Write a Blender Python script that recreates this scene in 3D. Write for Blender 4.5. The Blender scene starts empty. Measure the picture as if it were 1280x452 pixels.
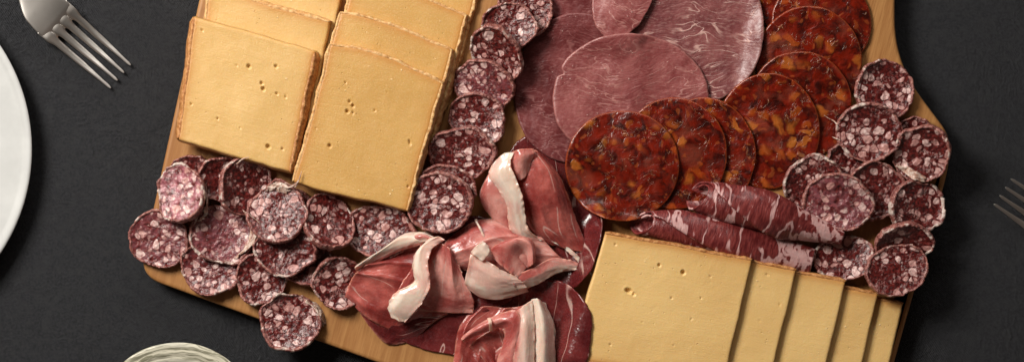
import bpy, math, random
import numpy as np
from mathutils import Vector

S = 0.0005            # one unit of layout = half a millimetre
D = 2800.0            # camera height in layout units (1.4 m)
W, HH = 1280, 452
PI = math.pi
scene = bpy.context.scene
col = scene.collection
BT = 24.0             # top of the board above the cloth

# ------------------------------------------------------------------ numpy noise
def _hash(ix, iy, seed):
    n = (ix.astype(np.int64) * 374761393 + iy.astype(np.int64) * 668265263 + seed * 974634777) & 0xffffffff
    n = ((n ^ (n >> 13)) * 1274126177) & 0xffffffff
    n = (n ^ (n >> 16)) & 0xffff
    return n / 65535.0 * 2 - 1
def vn(x, y, seed=0):
    x = np.asarray(x, float); y = np.asarray(y, float)
    ix = np.floor(x); iy = np.floor(y); fx = x - ix; fy = y - iy
    ux = fx * fx * fx * (fx * (fx * 6 - 15) + 10); uy = fy * fy * fy * (fy * (fy * 6 - 15) + 10)
    a = _hash(ix, iy, seed); b = _hash(ix + 1, iy, seed); c = _hash(ix, iy + 1, seed); d = _hash(ix + 1, iy + 1, seed)
    return (a * (1 - ux) + b * ux) * (1 - uy) + (c * (1 - ux) + d * ux) * uy
def fbm(x, y, seed=0, o=3):
    s = 0; a = 1.0; t = 0
    for i in range(o):
        s = s + a * vn(np.asarray(x) * 2 ** i + 17.3 * i, np.asarray(y) * 2 ** i - 9.1 * i, seed + i); t += a; a *= .5
    return s / t
def sstep(a, b, x):
    t = np.clip((x - a) / (b - a), 0, 1); return t * t * (3 - 2 * t)

# ------------------------------------------------------------------ height field of what already lies on the table
G = 2.0; X0, Y0 = -220.0, -320.0; NX, NY = 860, 560
Hm = np.zeros((NY, NX))
def hidx(x, y):
    return np.clip(((y - Y0) / G).astype(int), 0, NY - 1), np.clip(((x - X0) / G).astype(int), 0, NX - 1)
def hget(x, y, F=None):
    i, j = hidx(np.asarray(x), np.asarray(y)); return (Hm if F is None else F)[i, j]
def hsplat(x, y, z):
    i, j = hidx(np.asarray(x).ravel(), np.asarray(y).ravel()); z = np.asarray(z).ravel()
    np.maximum.at(Hm, (i, j), z)
    T = np.zeros_like(Hm); np.maximum.at(T, (i, j), z)
    for di, dj in ((0, 1), (1, 0)):
        R_ = np.roll(T, (di, dj), (0, 1)); L_ = np.roll(T, (-di, -dj), (0, 1))
        both = (R_ > 0) & (L_ > 0)
        np.maximum(Hm, np.where(both, np.minimum(R_, L_), 0), out=Hm)
def blur(A, s):
    r = int(3 * s / G) + 1; k = np.exp(-0.5 * (np.arange(-r, r + 1) * G / s) ** 2); k /= k.sum()
    for ax in (0, 1):
        B = np.zeros_like(A)
        for q, w in zip(range(-r, r + 1), k): B += w * np.roll(A, q, ax)
        A = B
    return A
def dilate(A, r):
    n = int(r / G)
    for ax in (0, 1):
        B = A.copy()
        for q in range(-n, n + 1): B = np.maximum(B, np.roll(A, q, ax))
        A = B
    return A
def drape_field(soft): return blur(dilate(Hm, soft * 1.0), soft * .75)

# layout (as seen) -> place on the table at height z
def wx(x, z): return 640 + (x - 640) * (D - z) / D
def wy(y, z): return 226 + (y - 226) * (D - z) / D
def M3(x, y, z): return ((x - 640) * S, (226 - y) * S, z * S)

# ------------------------------------------------------------------ objects
def link(o): col.objects.link(o); return o
def empty(name, x, y, z, label, cat, group=None):
    o = link(bpy.data.objects.new(name, None)); o.location = M3(x, y, z); o.empty_display_size = .01
    o['label'] = label; o['category'] = cat
    if group: o['group'] = group
    return o
def mesh(name, V, F, mat, parent=None, pat=None, attrs=None, smooth=True, sharp=None):
    """V in layout units, absolute; the object is placed relative to its parent"""
    V = np.asarray(V, float)
    w = np.stack([(V[:, 0] - 640) * S, (226 - V[:, 1]) * S, V[:, 2] * S], 1)
    o0 = np.array(parent.location) if parent is not None else np.array([w[:, 0].mean(), w[:, 1].mean(), w[:, 2].min()])
    w = w - o0
    me = bpy.data.meshes.new(name); me.from_pydata(w.tolist(), [], F); me.update()
    if smooth: me.polygons.foreach_set('use_smooth', [True] * len(me.polygons))
    if pat is not None:
        a = me.attributes.new('pat', 'FLOAT_VECTOR', 'POINT'); a.data.foreach_set('vector', np.asarray(pat, float).ravel())
    for k, v in (attrs or {}).items():
        a = me.attributes.new(k, 'FLOAT', 'POINT'); a.data.foreach_set('value', np.asarray(v, float).ravel())
    o = link(bpy.data.objects.new(name, me))
    if parent is not None: o.parent = parent
    else: o.location = o0
    me.materials.append(mat)
    return o
def fix_normals(o):
    import bmesh
    bm = bmesh.new(); bm.from_mesh(o.data); bmesh.ops.recalc_face_normals(bm, faces=bm.faces); bm.to_mesh(o.data); bm.free()
def gridF(n, m, off=0, wrap=False, flip=False):
    """n rows of m points"""
    F = []
    for i in range(n - 1):
        for j in range(m if wrap else m - 1):
            a = off + i * m + j; b = off + i * m + (j + 1) % m; c = b + m; d = a + m
            F.append((a, d, c, b) if flip else (a, b, c, d))
    return F

# ------------------------------------------------------------------ material helper
class NT:
    def __init__(s, name):
        s.m = bpy.data.materials.new(name); s.m.use_nodes = True; s.t = s.m.node_tree; s.t.nodes.clear()
        s.out = s.n('ShaderNodeOutputMaterial'); s.b = s.n('ShaderNodeBsdfPrincipled'); s.l(s.b.outputs[0], s.out.inputs[0])
    def n(s, k, **kw):
        q = s.t.nodes.new(k)
        for a, b in kw.items(): setattr(q, a, b)
        return q
    def l(s, a, b): s.t.links.new(a, b)
    def put(s, sock, v):
        if isinstance(v, bpy.types.NodeSocket): s.l(v, sock)
        elif isinstance(v, (tuple, list)) and len(v) == 3 and sock.type == 'RGBA': sock.default_value = (*v, 1)
        else: sock.default_value = v
    def math(s, op, a, b=0.0, c=None, clamp=False):
        q = s.n('ShaderNodeMath', operation=op, use_clamp=clamp); s.put(q.inputs[0], a); s.put(q.inputs[1], b)
        if c is not None: s.put(q.inputs[2], c)
        return q.outputs[0]
    def vmath(s, op, a, b=(0, 0, 0), sc=None):
        q = s.n('ShaderNodeVectorMath', operation=op); s.put(q.inputs[0], a); s.put(q.inputs[1], b)
        if sc is not None: s.put(q.inputs['Scale'], sc)
        return q.outputs[0]
    def attr(s, name, kind='GEOMETRY', out='Vector'):
        q = s.n('ShaderNodeAttribute', attribute_name=name, attribute_type=kind); return q.outputs[out]
    def noise(s, v, scale, detail=2, rough=.5, dist=0, out='Fac'):
        q = s.n('ShaderNodeTexNoise'); s.put(q.inputs['Vector'], v); s.put(q.inputs['Scale'], scale); s.put(q.inputs['Detail'], detail)
        s.put(q.inputs['Roughness'], rough); s.put(q.inputs['Distortion'], dist); return q.outputs[out]
    def vor(s, v, scale, feature='F1', out='Distance', rand=1.0):
        q = s.n('ShaderNodeTexVoronoi', feature=feature); s.put(q.inputs['Vector'], v); s.put(q.inputs['Scale'], scale); s.put(q.inputs['Randomness'], rand)
        return q.outputs[out]
    def mix(s, f, a, b):
        q = s.n('ShaderNodeMix', data_type='RGBA'); s.put(q.inputs[0], f); s.put(q.inputs[6], a); s.put(q.inputs[7], b); return q.outputs[2]
    def ramp(s, v, a, b, lo=0.0, hi=1.0):
        q = s.n('ShaderNodeMapRange', interpolation_type='SMOOTHSTEP'); s.put(q.inputs[0], v); s.put(q.inputs[1], a); s.put(q.inputs[2], b)
        s.put(q.inputs[3], lo); s.put(q.inputs[4], hi); return q.outputs[0]
    def sep(s, v):
        q = s.n('ShaderNodeSeparateXYZ'); s.put(q.inputs[0], v); return q.outputs
    def comb(s, x, y, z):
        q = s.n('ShaderNodeCombineXYZ'); s.put(q.inputs[0], x); s.put(q.inputs[1], y); s.put(q.inputs[2], z); return q.outputs[0]
    def bump(s, h, dist, strength=1.0, prev=None):
        q = s.n('ShaderNodeBump'); s.put(q.inputs['Height'], h); s.put(q.inputs['Distance'], dist); s.put(q.inputs['Strength'], strength)
        if prev is not None: s.l(prev, q.inputs['Normal'])
        return q.outputs[0]
    def warp(s, v, scale, amt):
        n = s.noise(v, scale, 2, .5, 0, 'Color'); n = s.vmath('SUBTRACT', n, (.5, .5, .5)); n = s.vmath('SCALE', n, sc=amt)
        return s.vmath('ADD', v, n)
    def fin(s, colr, rough=.5, normal=None, sss=0.0, sssr=(1, .4, .2), sscale=.002, spec=.5, metal=0.0, coat=0.0, coatr=.2):
        b = s.b.inputs
        s.put(b['Base Color'], colr); s.put(b['Roughness'], rough); s.put(b['Metallic'], metal)
        if normal is not None: s.l(normal, b['Normal'])
        b['Subsurface Weight'].default_value = sss; b['Subsurface Radius'].default_value = sssr; b['Subsurface Scale'].default_value = sscale
        s.put(b['Specular IOR Level'], spec); s.put(b['Coat Weight'], coat); b['Coat Roughness'].default_value = coatr
        return s.m

def mat_salami(name='salami_meat', dark=1.0, pale=0.0):
    t = NT(name); p = t.attr('pat')
    w = t.warp(p, 1 / 20, 15.0); w = t.warp(w, 1 / 7, 2.4)
    sc = 1 / 11.8
    d = t.vor(w, sc); c = t.vor(w, sc, out='Color'); e = t.vor(w, sc, 'DISTANCE_TO_EDGE')
    cs = t.sep(c)
    size = t.math('MULTIPLY_ADD', cs[1], .30, .25)
    m1 = t.ramp(t.math('SUBTRACT', size, d), -.035, .035)
    m1 = t.math('MULTIPLY', m1, t.ramp(e, .02, .08)); m1 = t.math('MULTIPLY', m1, t.math('GREATER_THAN', cs[0], .12))
    w2 = t.warp(t.vmath('ADD', p, (31, 7, 5)), 1 / 6, 6.0)
    d2 = t.vor(w2, 1 / 5.0); c2 = t.sep(t.vor(w2, 1 / 5.0, out='Color'))
    m2 = t.math('MULTIPLY', t.ramp(t.math('SUBTRACT', .40, d2), -.05, .08), t.math('GREATER_THAN', c2[0], .68))
    m2 = t.math('MULTIPLY', m2, .45)
    # smeared fat left by the knife
    st = t.math('ABSOLUTE', t.math('SUBTRACT', t.noise(w, 1 / 8, 3, .6, .6), .5))
    m3 = t.math('MULTIPLY', t.ramp(st, .035, .0), t.ramp(t.noise(p, 1 / 20, 1), .5, .65)); m3 = t.math('MULTIPLY', m3, .6)
    m = t.math('MAXIMUM', m1, t.math('MAXIMUM', m2, m3))
    n = t.noise(p, 1 / 4, 3, .6)
    lean = t.mix(t.ramp(n, .35, .7), (.04 * dark, .005 * dark, .005 * dark), (.17 * dark, .021 * dark, .018 * dark))
    pal = t.attr('pale', 'OBJECT', 'Fac')
    lean = t.mix(t.math('MULTIPLY', pal, t.ramp(t.noise(p, 1 / 9, 3), .3, .7)), lean, (.40, .14, .165))
    fat = t.mix(cs[2], (.50, .25, .22), (.74, .54, .50))
    fat = t.mix(t.ramp(t.noise(p, 1 / 5, 2), .35, .75), fat, (.36, .16, .15))
    base = t.mix(m, lean, fat)
    h = t.math('ADD', t.math('MULTIPLY', m, .12), t.math('MULTIPLY', t.noise(p, 1 / 3.5, 3, .6), .9))
    h = t.math('ADD', h, t.math('MULTIPLY', t.noise(w, 1 / 9, 2), 1.2))
    nb = t.bump(h, 2.0 * S, .75)
    r = t.math('MULTIPLY_ADD', t.noise(p, 1 / 6, 2), .4, .08)
    return t.fin(base, r, nb, .12, (1, .35, .25), .0012, .5, coat=.12, coatr=.18)

def mat_casing():
    t = NT('salami_casing'); p = t.attr('pat')
    n = t.noise(p, 1 / 5, 3, .65); n2 = t.noise(p, 1 / 14, 2)
    c = t.mix(t.ramp(n, .38, .62), (.16, .04, .035), (.38, .15, .12))
    m = t.math('ADD', n2, t.math('MULTIPLY', t.attr('mould', 'OBJECT', 'Fac'), .3))
    c = t.mix(t.ramp(t.math('ADD', m, t.math('MULTIPLY', n, .3)), .74, .86), c, (.62, .50, .44))
    nb = t.bump(t.noise(p, 1 / 2.2, 3, .7), 1.8 * S, 1.0)
    return t.fin(c, t.math('MULTIPLY_ADD', n, .3, .15), nb, .15, (1, .5, .3), .0012, .6, coat=.25, coatr=.15)
def mat_skin():
    t = NT('dried_casing_skin'); p = t.attr('pat')
    n = t.noise(p, 1 / 4, 4, .65)
    c = t.mix(t.ramp(n, .35, .65), (.38, .19, .13), (.70, .58, .50))
    return t.fin(c, .35, t.bump(n, 1.6 * S, 1.0), .1, (1, .6, .4), .001, .5, coat=.2)

def mat_chorizo():
    t = NT('chorizo_meat'); p = t.attr('pat')
    w = t.warp(p, 1 / 30, 30.0); w = t.warp(w, 1 / 9, 7.0)
    sc = 1 / 17
    d = t.vor(w, sc); cs = t.sep(t.vor(w, sc, out='Color')); e = t.vor(w, sc, 'DISTANCE_TO_EDGE')
    size = t.math('MULTIPLY_ADD', cs[1], .34, .16)
    m1 = t.ramp(t.math('SUBTRACT', size, d), -.26, .16); m1 = t.math('MULTIPLY', m1, t.math('GREATER_THAN', cs[0], .60))
    m1 = t.math('MULTIPLY', m1, t.ramp(e, .01, .06))
    d2 = t.vor(w, 1 / 8); c2 = t.sep(t.vor(w, 1 / 8, out='Color'))
    m2 = t.math('MULTIPLY', t.ramp(t.math('SUBTRACT', .36, d2), -.05, .1), t.math('GREATER_THAN', c2[0], .66))
    fold = t.math('ABSOLUTE', t.math('SUBTRACT', t.noise(w, 1 / 22, 3, .55, .8), .5))
    m3 = t.math('MULTIPLY', t.ramp(fold, .016, .0), t.ramp(t.noise(p, 1 / 24, 1), .48, .62))
    big = t.ramp(t.noise(t.warp(p, 1 / 22, 22.0), 1 / 46, 3), .52, .66)
    n = t.noise(w, 1 / 15, 4, .6)
    lean = t.mix(t.ramp(n, .32, .7), (.028, .002, .001), (.19, .010, .002))
    lean = t.mix(t.math('MULTIPLY', big, .45), lean, (.24, .055, .032))
    fat = t.mix(cs[2], (.44, .075, .008), (.62, .20, .030))
    base = t.mix(t.math('MULTIPLY', m1, .5), lean, fat); base = t.mix(t.math('MULTIPLY', m2, .4), base, (.36, .08, .018))
    base = t.mix(t.math('MULTIPLY', m3, .35), base, (.55, .22, .08))
    ed = t.attr('rim', 'GEOMETRY', 'Fac'); base = t.mix(t.math('MULTIPLY', t.ramp(ed, .968, .99), .6), base, (.30, .05, .010))
    h = t.math('ADD', t.math('MULTIPLY', t.noise(w, 1 / 18, 3, .5), 3.2), t.math('MULTIPLY', m3, 1.0))
    h = t.math('ADD', h, t.math('MULTIPLY', m1, .5))
    h = t.math('ADD', h, t.math('MULTIPLY', t.noise(p, 1 / 2.5, 2), .3))
    r = t.math('MULTIPLY_ADD', t.noise(p, 1 / 8, 2), .35, .14)
    return t.fin(base, r, t.bump(h, 1.5 * S, .55), .1, (1, .25, .1), .0012, .5, coat=.15, coatr=.12)

def mat_loin(name, a, b, vein, amount=1.0, spk=.5):
    t = NT(name); p = t.attr('pat')
    q = t.warp(p, 1 / 90, 70.0); xs = t.sep(q)
    st = t.comb(t.math('MULTIPLY', xs[0], .26), xs[1], xs[2])
    v = t.math('ABSOLUTE', t.math('SUBTRACT', t.noise(st, 1 / 13, 2, .5, .2), .5))
    gate = t.ramp(t.noise(p, 1 / 42, 1), .40, .60)
    m = t.math('MULTIPLY', t.ramp(v, .028, .0), gate)
    st2 = t.comb(t.math('MULTIPLY', xs[0], .22), xs[1], t.math('ADD', xs[2], 50))
    v2 = t.ramp(t.noise(st2, 1 / 4, 3, .6), .62, .72)
    m = t.math('MAXIMUM', m, t.math('MULTIPLY', v2, t.math('MULTIPLY_ADD', gate, .5, .12)))
    m = t.math('MULTIPLY', m, amount, clamp=True)
    c = t.mix(t.ramp(t.noise(t.warp(p, 1 / 30, 20.0), 1 / 36, 3), .34, .66), a, b)
    c = t.mix(t.math('MULTIPLY', t.ramp(t.noise(st2, 1 / 2.0, 2, .6), .45, .7), .22), c, vein)
    c = t.mix(m, c, vein)
    sp = t.math('MULTIPLY', t.ramp(t.vor(t.warp(p, 1 / 4, 4.0), 1 / 7), .16, .08), t.ramp(t.noise(p, 1 / 25, 2), .52, .62))
    c = t.mix(t.math('MULTIPLY', sp, spk), c, (.6, .36, .32))
    ed = t.attr('rim', 'GEOMETRY', 'Fac'); c = t.mix(t.math('MULTIPLY', t.ramp(ed, .97, .99), .22), c, vein)
    h = t.math('ADD', t.math('MULTIPLY', m, .5), t.math('MULTIPLY', t.noise(st2, 1 / 3, 3, .6), .8))
    h = t.math('ADD', h, t.math('MULTIPLY', t.noise(p, 1 / 16, 2), 3.0)); h = t.math('ADD', h, t.math('MULTIPLY', sp, 1.2))
    r = t.math('MULTIPLY_ADD', t.noise(p, 1 / 9, 2), .25, .28)
    return t.fin(c, r, t.bump(h, 1.3 * S, .55), .12, (1, .35, .25), .0012, .5, coat=.12, coatr=.2)

def mat_prosciutto(name, a, b, streak=(.50, .24, .22), vein=.012):
    t = NT(name); p = t.attr('pat')
    q = t.warp(p, 1 / 70, 16.0); xs = t.sep(q)
    st = t.comb(xs[0], t.math('MULTIPLY', xs[1], .10), xs[2])
    n = t.noise(st, 1 / 4.0, 4, .65)
    c = t.mix(t.ramp(t.noise(p, 1 / 34, 3), .34, .66), a, b)
    c = t.mix(t.math('MULTIPLY', t.ramp(n, .5, .8), .25), c, streak)
    v = t.math('ABSOLUTE', t.math('SUBTRACT', t.noise(t.comb(xs[0], t.math('MULTIPLY', xs[1], .16), xs[2]), 1 / 34, 1, .4, .1), .5))
    m = t.math('MULTIPLY', t.ramp(v, vein, .002), t.ramp(t.noise(p, 1 / 34, 1), .46, .56))
    c = t.mix(t.math('MULTIPLY', m, .75), c, (.62, .40, .35))
    f = t.attr('fat', 'GEOMETRY', 'Fac')
    f = t.math('ADD', f, t.math('MULTIPLY', t.math('SUBTRACT', t.noise(t.comb(xs[0], t.math('MULTIPLY', xs[1], .4), xs[2]), 1 / 12, 3), .5), .3))
    fatc = t.mix(t.ramp(t.noise(t.comb(xs[0], t.math('MULTIPLY', xs[1], .15), xs[2]), 1 / 8, 2), .3, .7), (.72, .50, .40), (.84, .66, .56))
    fatc = t.mix(t.math('MULTIPLY', t.ramp(t.noise(p, 1 / 20, 2), .48, .72), .7), fatc, (.70, .40, .35))
    fatc = t.mix(t.ramp(f, .62, .85), t.mix(.5, fatc, (.66, .34, .29)), fatc)
    c = t.mix(t.ramp(f, .38, .58), c, fatc)
    eg = t.math('MULTIPLY', t.attr('edgeline', 'GEOMETRY', 'Fac'), t.ramp(t.noise(p, 1 / 14, 2), .35, .6))
    c = t.mix(t.math('MULTIPLY', eg, .6), c, (.60, .28, .20))
    h = t.math('ADD', t.math('MULTIPLY', n, .25), t.math('MULTIPLY', t.noise(st, 1 / 10, 3), .9))
    h = t.math('ADD', h, t.math('MULTIPLY', t.noise(p, 1 / 3, 3), .45)); h = t.math('ADD', h, t.math('MULTIPLY', t.noise(p, 1 / 14, 2), 1.8))
    h = t.math('MULTIPLY', h, t.ramp(f, .4, .7, 1.0, .4))
    r = t.math('MULTIPLY_ADD', t.noise(p, 1 / 5, 3), .6, -.06)
    return t.fin(c, r, t.bump(h, 1.3 * S, .6), .5, (1, .4, .3), .004, .5, coat=.3, coatr=.12)

def mat_coppa():
    t = NT('coppa_meat'); p = t.attr('pat')
    q = t.warp(p, 1 / 34, 14.0); xs = t.sep(q)
    st = t.comb(xs[0], t.math('MULTIPLY', xs[1], .35), xs[2])
    v = t.math('ABSOLUTE', t.math('SUBTRACT', t.noise(st, 1 / 26, 3, .45, .1), .5))
    m = t.math('MULTIPLY', t.ramp(v, .03, .012), t.ramp(t.noise(p, 1 / 30, 1), .36, .46))
    fa = t.attr('fat', 'GEOMETRY', 'Fac')
    f2 = t.ramp(t.math('ADD', fa, t.math('MULTIPLY', t.math('SUBTRACT', t.noise(st, 1 / 9, 3), .5), 1.1)), .50, .58)
    fib = t.noise(t.comb(xs[0], t.math('MULTIPLY', xs[1], .18), xs[2]), 1 / 2.6, 3, .6)
    lean = t.mix(t.ramp(fib, .35, .65), (.10, .010, .011), (.21, .034, .030))
    lean = t.mix(t.math('MULTIPLY', t.ramp(fib, .64, .72), t.ramp(t.noise(p, 1 / 20, 1), .45, .6)), lean, (.50, .27, .27))
    fat = t.mix(t.noise(p, 1 / 8, 3), (.44, .20, .19), (.66, .44, .42))
    c = t.mix(t.math('MAXIMUM', m, f2), lean, fat)
    h = t.math('ADD', t.math('MULTIPLY', fib, .8), t.math('MULTIPLY', t.noise(p, 1 / 9, 3), 1.6))
    return t.fin(c, t.math('MULTIPLY_ADD', fib, .25, .28), t.bump(h, 1.3 * S, .6), .15, (1, .35, .25), .0014, .5, coat=.1)

def mat_cheese(name, a, b):
    t = NT(name); p = t.attr('pat')
    n = t.noise(p, 1 / 90, 2, .5)
    c = t.mix(t.ramp(n, .2, .8), a, b)
    c = t.mix(t.math('MULTIPLY', t.ramp(t.noise(p, 1 / 2.2, 2, .7), .45, .75), .18), c, (.86, .66, .36))
    ed = t.attr('edge', 'GEOMETRY', 'Fac')
    c = t.mix(t.math('MULTIPLY', ed, .85), c, (.52, .22, .05))
    sp = t.math('MULTIPLY', t.ramp(t.vor(t.warp(p, 1 / 6, 5.0), 1 / 11), .13, .05), t.ramp(t.noise(p, 1 / 30, 2), .54, .64))
    c = t.mix(t.math('MULTIPLY', sp, .75), c, (.88, .68, .38))
    h = t.math('ADD', t.math('MULTIPLY', t.noise(p, 1 / 1.8, 2, .7), .5), t.math('MULTIPLY', t.noise(p, 1 / 7, 3, .6), .5))
    h = t.math('ADD', h, t.math('MULTIPLY', sp, 1.0)); q = t.sep(t.warp(p, 1 / 60, 8.0))
    kn = t.noise(t.comb(t.math('MULTIPLY', q[0], .06), q[1], 0.0), 1 / 3.0, 2, .6); h = t.math('ADD', h, t.math('MULTIPLY', kn, .35))
    pit = t.math('MULTIPLY', t.ramp(t.vor(p, 1 / 9), .13, .05), t.ramp(t.noise(p, 1 / 20, 2), .5, .6)); h = t.math('SUBTRACT', h, t.math('MULTIPLY', pit, 1.3))
    return t.fin(c, t.math('MULTIPLY_ADD', t.noise(p, 1 / 12, 3), .3, .25), t.bump(h, 1.3 * S, .55), .22, (1, .6, .25), .003, .45)
def mat_rind(name, a, b):
    t = NT(name); p = t.attr('pat'); n = t.noise(p, 1 / 5, 4, .7)
    c = t.mix(t.ramp(n, .35, .68), a, b)
    return t.fin(c, .5, t.bump(n, 1.6 * S, .9), .12, (1, .5, .2), .0015, .4)

def mat_cloth():
    t = NT('charcoal_cloth'); q = t.n('ShaderNodeTexCoord'); p = t.vmath('SCALE', q.outputs['Object'], sc=1 / S)
    p = t.warp(p, 1 / 120, 14.0)
    xs = t.sep(p); ang = .2
    u = t.math('ADD', t.math('MULTIPLY', xs[0], math.cos(ang)), t.math('MULTIPLY', xs[1], math.sin(ang)))
    v = t.math('SUBTRACT', t.math('MULTIPLY', xs[1], math.cos(ang)), t.math('MULTIPLY', xs[0], math.sin(ang)))
    a = t.math('SINE', t.math('MULTIPLY', u, 2 * PI / 2.6)); b = t.math('SINE', t.math('MULTIPLY', v, 2 * PI / 2.9))
    wv = t.math('MULTIPLY', a, b)
    n = t.noise(p, 1 / 3.2, 3, .7); n2 = t.noise(t.comb(u, t.math('MULTIPLY', v, .5), 0.0), 1 / 6, 3, .65); n3 = t.noise(p, 1 / 140, 3, .5)
    h = t.math('ADD', t.math('MULTIPLY', wv, .18), t.math('MULTIPLY', n, 1.3)); h = t.math('ADD', h, t.math('MULTIPLY', n2, 1.2))
    c = t.mix(t.ramp(n, .3, .75), (.015, .0158, .0185), (.036, .0375, .043))
    c = t.mix(t.ramp(t.noise(p, 1 / 9, 3), .4, .8), c, (.034, .035, .038))
    return t.fin(c, .85, t.bump(h, 4.2 * S, 1.0), spec=.35)

def mat_wood():
    t = NT('beech_wood'); q = t.n('ShaderNodeTexCoord'); p = t.vmath('SCALE', q.outputs['Object'], sc=1 / S)
    xs = t.sep(p); ang = -.26
    u = t.math('ADD', t.math('MULTIPLY', xs[0], math.cos(ang)), t.math('MULTIPLY', xs[1], math.sin(ang)))
    v = t.math('SUBTRACT', t.math('MULTIPLY', xs[1], math.cos(ang)), t.math('MULTIPLY', xs[0], math.sin(ang)))
    st = t.comb(t.math('MULTIPLY', u, 1.0), t.math('MULTIPLY', v, .05), xs[2])
    g = t.noise(st, 1 / 9, 4, .6, .3); f = t.noise(st, 1 / 2.2, 3, .7)
    fl = t.ramp(t.noise(t.comb(t.math('MULTIPLY', u, 1.6), t.math('MULTIPLY', v, .22), 3.0), 1 / 3.0, 1), .6, .7)
    c = t.mix(t.ramp(g, .3, .7), (.31, .135, .042), (.43, .215, .075))
    c = t.mix(t.math('MULTIPLY', t.ramp(f, .45, .75), .35), c, (.24, .10, .032))
    c = t.mix(t.math('MULTIPLY', fl, .35), c, (.27, .12, .04))
    return t.fin(c, .42, t.bump(t.math('ADD', f, t.math('MULTIPLY', g, 1.0)), .7 * S, .4), spec=.4)

def mat_plain(name, c, rough, spec=.5, metal=0, coat=0, bumpd=0, sc=1 / 20):
    t = NT(name); q = t.n('ShaderNodeTexCoord'); p = t.vmath('SCALE', q.outputs['Object'], sc=1 / S)
    n = t.noise(p, sc, 4, .6)
    cc = t.mix(t.ramp(n, .3, .7), c, tuple(x * .86 for x in c))
    nb = t.bump(n, bumpd * S, .5) if bumpd else None
    return t.fin(cc, t.math('MULTIPLY_ADD', n, .1, rough - .05), nb, spec=spec, metal=metal, coat=coat)
def mat_brushed():
    t = NT('streaked_glaze'); q = t.n('ShaderNodeTexCoord'); p = t.vmath('SCALE', q.outputs['Object'], sc=1 / S)
    p = t.warp(p, 1 / 60, 26.0)
    rr = t.vmath('LENGTH', p); 
    q2 = t.n('ShaderNodeVectorMath', operation='LENGTH'); t.l(p, q2.inputs[0]); r = q2.outputs['Value']
    xs = t.sep(p); th = t.math('ARCTAN2', xs[1], xs[0])
    st = t.comb(r, t.math('MULTIPLY', th, 8.0), 0.0)
    n = t.noise(st, 1 / 4.5, 4, .65); n2 = t.noise(st, 1 / 16, 2)
    c = t.mix(t.ramp(n, .44, .58), (.66, .63, .50), (.24, .23, .16))
    c = t.mix(t.ramp(n2, .56, .7), c, (.70, .68, .58))
    br = t.math('MULTIPLY', t.ramp(t.vor(st, 1 / 7), .12, .05), t.ramp(n2, .5, .6))
    c = t.mix(br, c, (.20, .10, .05))
    return t.fin(c, .3, t.bump(n, .8 * S, .4), coat=.3)

MS = mat_salami(); MC = mat_casing(); MSK = mat_skin(); MK = mat_chorizo()
ML_dark = mat_loin('cured_loin_dark', (.11, .016, .017), (.165, .034, .034), (.34, .14, .13), .5, .6)
ML_mid = mat_loin('cured_loin_pink', (.19, .038, .038), (.28, .080, .076), (.50, .24, .21), .6, .6)
ML_big = mat_loin('cured_loin_marbled', (.145, .034, .036), (.23, .070, .068), (.55, .33, .29), 1.0, .35)
MP = mat_prosciutto('prosciutto_rosy', (.38, .080, .070), (.68, .30, .255))
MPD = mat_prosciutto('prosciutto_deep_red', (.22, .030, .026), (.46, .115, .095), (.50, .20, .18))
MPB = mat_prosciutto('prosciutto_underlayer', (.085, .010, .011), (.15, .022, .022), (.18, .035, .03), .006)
MCO = mat_coppa()
CH_A = mat_cheese('cheese_paste', (.60, .37, .125), (.68, .44, .170))
CH_B = mat_cheese('cheese_paste_golden', (.53, .30, .085), (.61, .365, .118))
CH_C = mat_cheese('cheese_paste_pale', (.70, .45, .170), (.78, .53, .215))
RI = mat_rind('cheese_rind', (.34, .12, .028), (.62, .32, .12))
RIL = mat_rind('cheese_rind_light', (.52, .25, .08), (.78, .52, .24))
STEEL = mat_plain('polished_steel', (.80, .76, .71), .33, metal=1.0)
CER = mat_plain('white_ceramic', (.56, .57, .56), .25, coat=.25, sc=1 / 60)

# ------------------------------------------------------------------ the cloth
n_, m_ = 240, 330
xs_ = np.linspace(-700, 1980, m_); ys_ = np.linspace(-800, 1250, n_)
XX, YY = np.meshgrid(xs_, ys_)
ZZ = -3.2 + 2.0 * fbm(XX / 130, YY / 130, 5, 4) + 1.1 * (1 - np.abs(fbm((XX + YY) / 210, (XX - YY) / 420, 9, 2)) * 3)
tc = mesh('tablecloth', np.stack([XX.ravel(), YY.ravel(), ZZ.ravel()], 1), gridF(n_, m_, flip=True), mat_cloth())
tc['kind'] = 'structure'

# ------------------------------------------------------------------ extruded outline with rounded edge
def catmull(P, n, closed=False):
    P = np.asarray(P, float); k = len(P); out = []
    seg = k if closed else k - 1
    for i in range(n):
        t = i / (n if closed else n - 1) * seg; a = min(int(t), seg - 1) if not closed else int(t) % k; f = t - int(t) if closed else t - a
        if closed: p0, p1, p2, p3 = P[(a - 1) % k], P[a], P[(a + 1) % k], P[(a + 2) % k]
        else:
            p1, p2 = P[a], P[a + 1]; p0 = P[a - 1] if a > 0 else 2 * p1 - p2; p3 = P[a + 2] if a + 2 < k else 2 * p2 - p1
        out.append(.5 * ((2 * p1) + (-p0 + p2) * f + (2 * p0 - 5 * p1 + 4 * p2 - p3) * f * f + (-p0 + 3 * p1 - 3 * p2 + p3) * f ** 3))
    return np.array(out)
def inside(px, py, poly):
    c = np.zeros(px.shape, bool); j = len(poly) - 1
    for i in range(len(poly)):
        xi, yi = poly[i]; xj, yj = poly[j]
        if yi != yj:
            c ^= ((yi > py) != (yj > py)) & (px < (xj - xi) * (py - yi) / (yj - yi) + xi)
        j = i
    return c
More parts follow.
